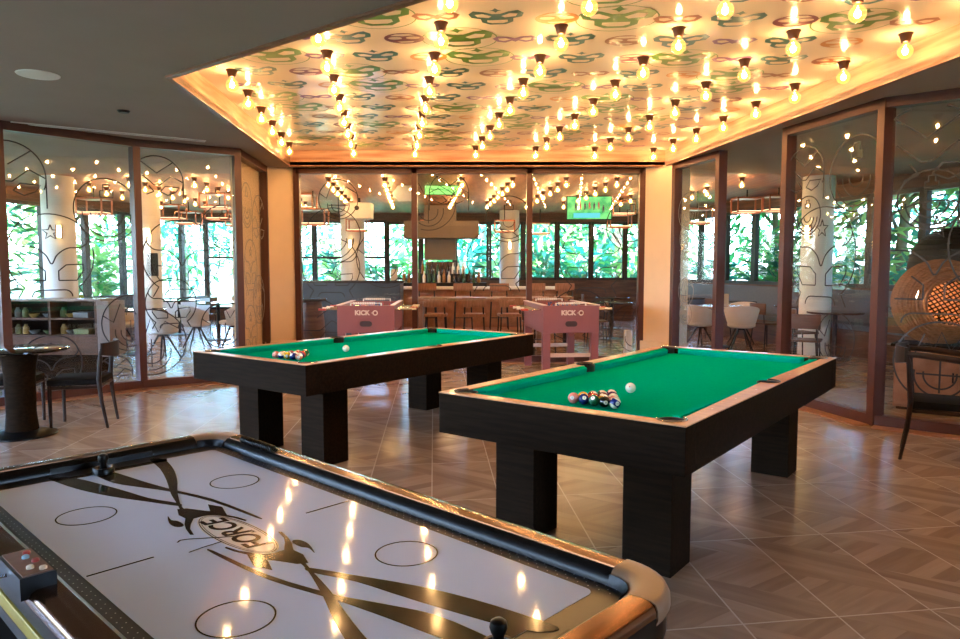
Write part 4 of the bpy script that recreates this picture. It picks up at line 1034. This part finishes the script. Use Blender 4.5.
# bar
t = thing('bar_hood', 'brown grey bar pillar with wide header above the bottle shelves', 'bar pillar', (-.95, 17.0, 0))
PIL = mat('taupe_panel', '#6f6055', .6, var=.05)
b = B(); b.box((0, .2, 2.3), (.75, .4, 1.3)); b.done('pillar', PIL, t, smooth=0)
b = B(); b.box((.05, 0, 2.35), (1.75, .7, .40), 0, .01); b.done('header', PIL, t, smooth=0)
b = B(); b.box((0, .2, .8), (.7, .38, 1.6)); b.done('lower_core', BROWN, t, smooth=0)
t = thing('bar_counter', 'long bar counter with a white top behind the back glass', 'bar counter', (.1, 15.7, 0))
b = B(); b.box((0, 0, .50), (3.6, .6, 1.0)); b.done('front_panel', TAN, t, smooth=0)
b = B(); b.box((0, -.03, 1.02), (3.7, .72, .05), 0, .008); b.done('counter_top', WHITE, t, smooth=0)
t = thing('back_bar_shelf', 'dark stepped shelf that carries bottles behind the bar', 'shelf', (-.85, 16.5, 0))
b = B(); b.box((0, 0, .56), (2.0, .3, 1.12)); b.done('lower_step', DARKMETAL, t, smooth=0)
b = B(); b.box((0, .24, .66), (1.2, .18, 1.32)); b.done('upper_step', DARKMETAL, t, smooth=0)
BOT = [mat('bottle_amber', '#8a5a2a', .15, var=.1), mat('bottle_clear', '#d9cdbb', .15, var=.05), mat('bottle_green', '#2d4a2e', .15, var=.1), mat('bottle_dark', '#2a1c14', .15, var=.1)]
rb = random.Random(2)
bots = []
for i, m in enumerate(BOT):
    h_ = (.3, .27, .31, .29)[i]
    bt = thing('bottle', 'x', 'bottle'); b = B(); b.lathe([(0, 0), (.036, 0), (.038, .01), (.038, h_*.58), (.014, h_*.72), (.013, h_*.97), (0, h_*.97)], seg=14); b.done('bottle_body', m, bt)
    b = B(); b.lathe([(0, h_*.96), (.015, h_*.96), (.015, h_), (0, h_)], seg=10); b.done('cap', BLACK if i % 2 else COPPER, bt); bots.append(bt)
used = set()
def place_bottle(i, x, y, z, row):
    lab = '%s glass bottle on the %s shelf behind the bar' % (('amber', 'clear', 'green', 'dark brown')[i], row); grp = '%s bottles on the %s bar shelf' % (('amber', 'clear', 'green', 'dark brown')[i], row)
    if i not in used: used.add(i); o = bots[i]; o.location = (x, y, z); o['label'] = lab; o['group'] = grp
    else: dup(bots[i], (x, y, z), None, lab, grp)
for i in range(16): place_bottle(rb.randrange(4), -1.75+i*.115, 16.42, 1.12, 'lower')
for i in range(9): place_bottle(rb.randrange(4), -1.35+i*.12, 16.74, 1.32, 'upper')
# high communal table and stools in front of the bar
t = thing('high_table', 'long brown wooden communal table behind the back glass', 'table', (.0, 12.7, 0))
b = B(); b.box((0, 0, .90), (2.5, .7, .06), 0, .008); b.done('tabletop', TAN, t, smooth=0)
for s in (-1, 1):
    b = B(); b.box((s*1.05, 0, .435), (.1, .55, .87)); b.done('leg', TAN, t, smooth=0)
b = B(); b.box((0, 0, .25), (2.0, .08, .08)); b.done('footrest', TAN, t, smooth=0)
def stool(label, loc, rz, group):
    t = thing('bar_stool', label, 'stool', loc, rz, group)
    b = B(); b.box((0, 0, .66), (.38, .38, .05), 0, .015); b.done('seat', TAN, t)
    b = B(); b.box((-.19, 0, .88), (.03, .40, .16), 0, .012); b.done('backrest', TAN, t)
    for sx in (-1, 1):
        for sy in (-1, 1):
            b = B(); b.tube([(sx*.2, sy*.19, 0), (sx*.16, sy*.16, .64)] if sx > 0 else [(sx*.2, sy*.19, 0), (sx*.16, sy*.16, .64), (-.19, sy*.15, .9)], .013, 8); b.done('leg', DARKMETAL, t)
    b = B(); b.tube([(.19, -.18, .22), (.19, .18, .22)], .009, 8); b.done('foot_bar', DARKMETAL, t)
    return t
G3 = 'tan wooden stools around the bar'
st = stool('tan wooden stool at the communal table, first from the left', (-.75, 12.1, 0), PI/2, G3)
for i, x in enumerate((-.1, .5, 1.05)): dup(st, (x, 12.08, 0), PI/2+.1*i, 'tan wooden stool at the communal table, %s from the left' % ORD[i+1])
for i, x in enumerate((-1.1, -.35, .4, 1.15, 1.75)): dup(st, (x, 14.9, .18), PI/2, 'tan wooden stool pulled up to the white bar counter, %s from the left' % ORD[i])
b = B(); b.box((.3, 15.02, .09), (4.0, .9, .18)); struct(b.done('floor_bar_step', TAN, smooth=0))
t = thing('reception_counter', 'dark blue grey counter behind the back glass at left', 'counter', (-2.75, 14.6, 0))
b = B(); b.box((0, 0, .58), (2.3, .6, 1.16), 0, .01); b.done('body', mat('slate_blue', '#3f4a55', .35, var=.08), t, smooth=0)
b = B(); b.box((0, 0, 1.18), (2.45, .72, .05), 0, .01); b.done('counter_top', TABLETOP, t, smooth=0)
t = thing('barrel_table', 'dark brown drum-shaped high table behind the back glass at far left', 'table', (-2.85, 12.0, 0))
b = B(); b.lathe([(0, 0), (.18, 0), (.22, .3), (.22, .55), (.17, .9), (0, .9)], seg=24); b.done('drum', BROWN, t)
b = B(); b.lathe([(0, .9), (.26, .9), (.27, .92), (.26, .94), (0, .94)], seg=28); b.done('tabletop', TABLETOP, t)
b = B(); b.tube([(.225*math.cos(2*PI*i/24), .225*math.sin(2*PI*i/24), .42) for i in range(24)], .008, 6, True); b.done('hoop', DARKMETAL, t)
t = thing('menu_stand', 'small white stand on the restaurant floor beside the right column', 'stand', (2.42, 11.6, 0))
b = B(); b.box((0, 0, .22), (.1, .2, .44), 0, .008); b.done('panel', WHITE, t, smooth=0); b = B(); b.box((0, 0, .012), (.18, .26, .024)); b.done('base', WHITE, t, smooth=0)
for x, y, z, lab in ((4.50, 13.1, .76, 'small pale menu holder on the doorway table'), (-1.75, 14.55, 1.205, 'stack of pale menus on the dark blue grey counter')):
    b = B(); b.box((0, 0, .11), (.13, .09, .22), 0, .006); tag(b.done('menu_holder', mat('menu_cream', '#c9b79d', .6, var=.05), loc=(x, y, z)), lab, 'menu holder')

# rattan lamp, its cabinet and the black woven pendant behind the right glass
t = thing('cabinet', 'low brown cabinet under the rattan lamp behind the right glass', 'cabinet', (4.86, 7.1, 0), math.radians(-40))
b = B(); b.box((0, 0, .34), (1.15, .45, .62)); b.done('body', TAN, t, smooth=0)
b = B(); b.box((0, 0, .665), (1.22, .5, .03), 0, .005); b.done('top', BLACKWOOD, t, smooth=0)
for s in (-1, 1):
    b = B(); b.box((s*.285, -.232, .34), (.55, .02, .56), 0, .004); d_ = b.done('door', TAN, t, smooth=0)
    b = B(); b.cyl((s*.06, -.245, .32), (s*.06, -.245, .42), .008); b.done('handle', DARKMETAL, d_)
b = B(); b.box((0, 0, .015), (1.1, .4, .03)); b.done('plinth', BLACKWOOD, t, smooth=0)
t = thing('rattan_lamp', 'round woven rattan lamp glowing on the cabinet behind the right glass', 'lamp', (4.62, 7.15, .68))
R_ = .41
face = Vector((-.25, -.93, .02)).normalized(); fq = face.to_track_quat('Z', 'Y'); cen = Vector((0, 0, .43))
# shell woven in hoops, open in a round mouth toward the room
b = B(); hoops = []
for k in range(30):
    ph = math.radians(34+k*4.9)
    if ph > math.radians(178): break
    r = R_*math.sin(ph)*(1+.012*(k % 2)); h = R_*math.cos(ph)
    b.tube([tuple(cen+fq @ Vector((r*math.cos(2*PI*i/40), r*math.sin(2*PI*i/40), h))) for i in range(40)], .0185, 6, True)
b.done('woven_shade', RATTAN, t)
b = B(); a0 = math.radians(35)
for k in range(13):      # straight canes crossing the mouth
    f = (k-6)/6.6; hw = R_*math.sin(a0)*math.sqrt(1-f*f)
    for ang in (.5, 2.2):
        pts = []
        for i in range(9):
            g = (i/8*2-1)*hw; x, y = g*math.cos(ang)-f*R_*math.sin(a0)*math.sin(ang), g*math.sin(ang)+f*R_*math.sin(a0)*math.cos(ang)
            pts.append(tuple(cen+fq @ Vector((x, y, math.sqrt(max(0, R_*R_-x*x-y*y))*.985))))
        b.tube(pts, .0065, 5)
b.done('open_weave', BLACKWOOD, t)
b = B(); b.lathe([(0, 0), (.12, 0), (.12, .02), (.03, .04), (0, .04)], seg=24); b.done('base', DARKMETAL, t)
b = B(); b.cyl((0, 0, .03), (0, 0, .36), .012); b.done('stem', DARKMETAL, t)
b = B(); b.ball((-.15, .14, .50), .05, 18); b.done('bulb', emit('lamp_bulb', (1.0, .70, .40), 170), t)
t = thing('woven_pendant', 'black woven dome pendant above the rattan lamp behind the right glass', 'pendant lamp', (5.30, 7.95, 1.36))
b = B(); pr = [(.47*math.cos(math.radians(a)), .1+.44*math.sin(math.radians(a))) for a in range(-12, 86, 7)]
b.lathe(pr+[(.03, .55)]+[(max(.02, r-.012), z-.012) for r, z in reversed(pr)], seg=36); b.done('dome', BLKRATTAN, t)
b = B()
for k in range(10): b.tube([((.475*math.cos(math.radians(-10+k*9))+.004)*math.cos(2*PI*i/36), (.475*math.cos(math.radians(-10+k*9))+.004)*math.sin(2*PI*i/36), .1+.445*math.sin(math.radians(-10+k*9))) for i in range(36)], .009, 5, True)
b.done('woven_hoops', BLKRATTAN, t)
b = B(); b.cyl((0, 0, .53), (0, 0, ZC-1.36), .008, seg=8); b.done('cord', BLACK, t)

# ------------------------------------------------------------------ garden outside
def tree(label, loc, h, cr, leaf, group, n=420, ls=.32, seed=0, trunk=.12):
    rt = random.Random(seed); t = thing('tree', label, 'tree', loc, rt.uniform(0, 6), group)
    b = B(); b.tube([(0, 0, -.1), (.05, .03, h*.3), (-.04, .05, h*.6), (.03, 0, h*.85)], [trunk*1.3, trunk, trunk*.8, trunk*.5], 10)
    for k in range(5):
        a = rt.uniform(0, 6.28); z = h*rt.uniform(.45, .75); b.tube([(0, 0, z), (cr*.4*math.cos(a), cr*.4*math.sin(a), z+cr*.4), (cr*.75*math.cos(a), cr*.75*math.sin(a), z+cr*.5)], [trunk*.45, trunk*.3, .02], 7)
    b.done('trunk', BARK, t)
    b = B()
    for k in range(n):
        while True:
            p = Vector((rt.uniform(-1, 1), rt.uniform(-1, 1), rt.uniform(-1, 1)))
            if .25 < p.length < 1: break
        c = Vector((p.x*cr, p.y*cr, h*.62+p.z*h*.42)); d = Vector((p.x+rt.uniform(-.5, .5), p.y+rt.uniform(-.5, .5), rt.uniform(-.8, .3))).normalized()
        w = d.cross(Vector((rt.uniform(-.4, .4), rt.uniform(-.4, .4), 1))).normalized()*ls*.22; l = ls*rt.uniform(.7, 1.5); m = c+d*l*.5+Vector((0, 0, .06*l))
        b.mi = rt.randrange(2); b.face([c, m+w, c+d*l-Vector((0, 0, .1*l)), m-w])
    b.done('crown', [LEAF[leaf], LEAF[(leaf+rt.choice((0, 1, 3))) % 4]], t, smooth=0)
    return t
k = 0
for x, y, h, cr, lf in ((-5.6, 27.5, 4.5, 1.5, 1), (-1.8, 24.2, 4.2, 1.4, 0), (0.2, 24.4, 4.6, 1.5, 1), (1.6, 23.0, 4.2, 1.3, 2), (3.0, 24.2, 4.8, 1.6, 0), (4.4, 22.8, 4.2, 1.4, 2), (5.8, 24.5, 5, 1.7, 0), (2.3, 27.6, 5, 1.7, 1)):
    k += 1; tree('leafy garden tree outside the windows at the back of the restaurant', (x, y, -.1), h, cr, lf, 'trees outside the back windows', 460, .42, k)
for x, y, h, cr, lf in ((8.0, 19.5, 4.4, 1.5, 0), (8.9, 17.2, 4.6, 1.6, 1), (8.6, 14.6, 4.4, 1.4, 2), (9.6, 12.8, 4.8, 1.6, 1), (9.4, 10.4, 4.4, 1.4, 0), (10.4, 8.6, 4.8, 1.6, 3), (10.2, 6.6, 4.4, 1.4, 1), (12.6, 15.5, 5, 1.7, 3), (13.2, 11.5, 5, 1.7, 1)):
    k += 1; tree('leafy garden tree outside the windows at the right of the restaurant', (x, y, -.1), h, cr, lf, 'trees outside the right windows', 460, .36, k)
for x, y, h, cr, lf in ((-11.2, 12.5, 4.4, 1.5, 1), (-11.4, 15.4, 4.6, 1.5, 0), (-10.6, 18.5, 4.6, 1.6, 2), (-14.3, 14, 5, 1.7, 1), (-14, 18.5, 5, 1.7, 0), (-9.4, 22.6, 4.6, 1.6, 1), (-11.5, 24, 5.2, 2.0, 3), (-8.6, 26.5, 5.5, 2.0, 0)):
    k += 1; tree('leafy garden tree outside the windows at the left of the restaurant', (x, y, -.1), h, cr, lf, 'trees outside the left windows', 460, .36, k)

def shrub(label, loc, h, cr, leaf, group, n=150, ls=.6, seed=0):
    """broad-leaved garden shrub: arching stems with big leaves"""
    rt = random.Random(seed); t = thing('shrub', label, 'shrub', loc, rt.uniform(0, 6), group)
    b = B(); L = B()
    for k in range(16):
        a = rt.uniform(0, 6.28); sp = cr*rt.uniform(.3, 1); hh = h*rt.uniform(.6, 1); pts = []
        for i in range(6):
            f = i/5; pts.append((sp*f*f*math.cos(a), sp*f*f*math.sin(a), hh*(f-.25*f*f*f)))
        b.tube(pts, [.018, .015, .012, .01, .007, .004], 5)
        for j in range(n//16):
            f = rt.uniform(.15, 1); p = Vector((sp*f*f*math.cos(a), sp*f*f*math.sin(a), hh*(f-.25*f**3))); da = a+rt.uniform(-1.6, 1.6)
            d = Vector((math.cos(da), math.sin(da), rt.uniform(-.2, .9))).normalized(); l = ls*rt.uniform(.6, 1.2)
            w = d.cross(Vector((rt.uniform(-.3, .3), rt.uniform(-.3, .3), 1))).normalized()*l*.16; m = p+d*l*.5+Vector((0, 0, .05*l)); L.mi = rt.randrange(2)
            L.face([p, m+w, p+d*l-Vector((0, 0, .14*l)), m-w])
    b.done('stem', BARK, t, smooth=0); L.done('leaves', [LEAF[leaf], LEAF[(leaf+rt.choice((1, 2, 3))) % 4]], t, smooth=0)
for i in range(1, 11): shrub('broad-leaved garden shrub close outside the back windows', (-6.6+i*1.22, 21.6+.5*(i % 2), -.1), 2.6+.3*(i % 3), .9, i % 4, 'shrubs outside the back windows', 170, .6, 50+i)
for i in range(11): shrub('broad-leaved garden shrub close outside the right windows', (6.4+i*.30+.5*(i % 2), 18.8-i*1.25, -.1), 2.5+.3*(i % 3), .9, (i+1) % 4, 'shrubs outside the right windows', 170, .55, 70+i)
for i in range(6): shrub('broad-leaved garden shrub close outside the left windows', (-10.7+i*.24-.4*(i % 2), 9.6+i*1.75, -.1), 2.2+.4*(i % 3), .8, (i+1) % 4, 'shrubs outside the left windows', 130, .55, 90+i)
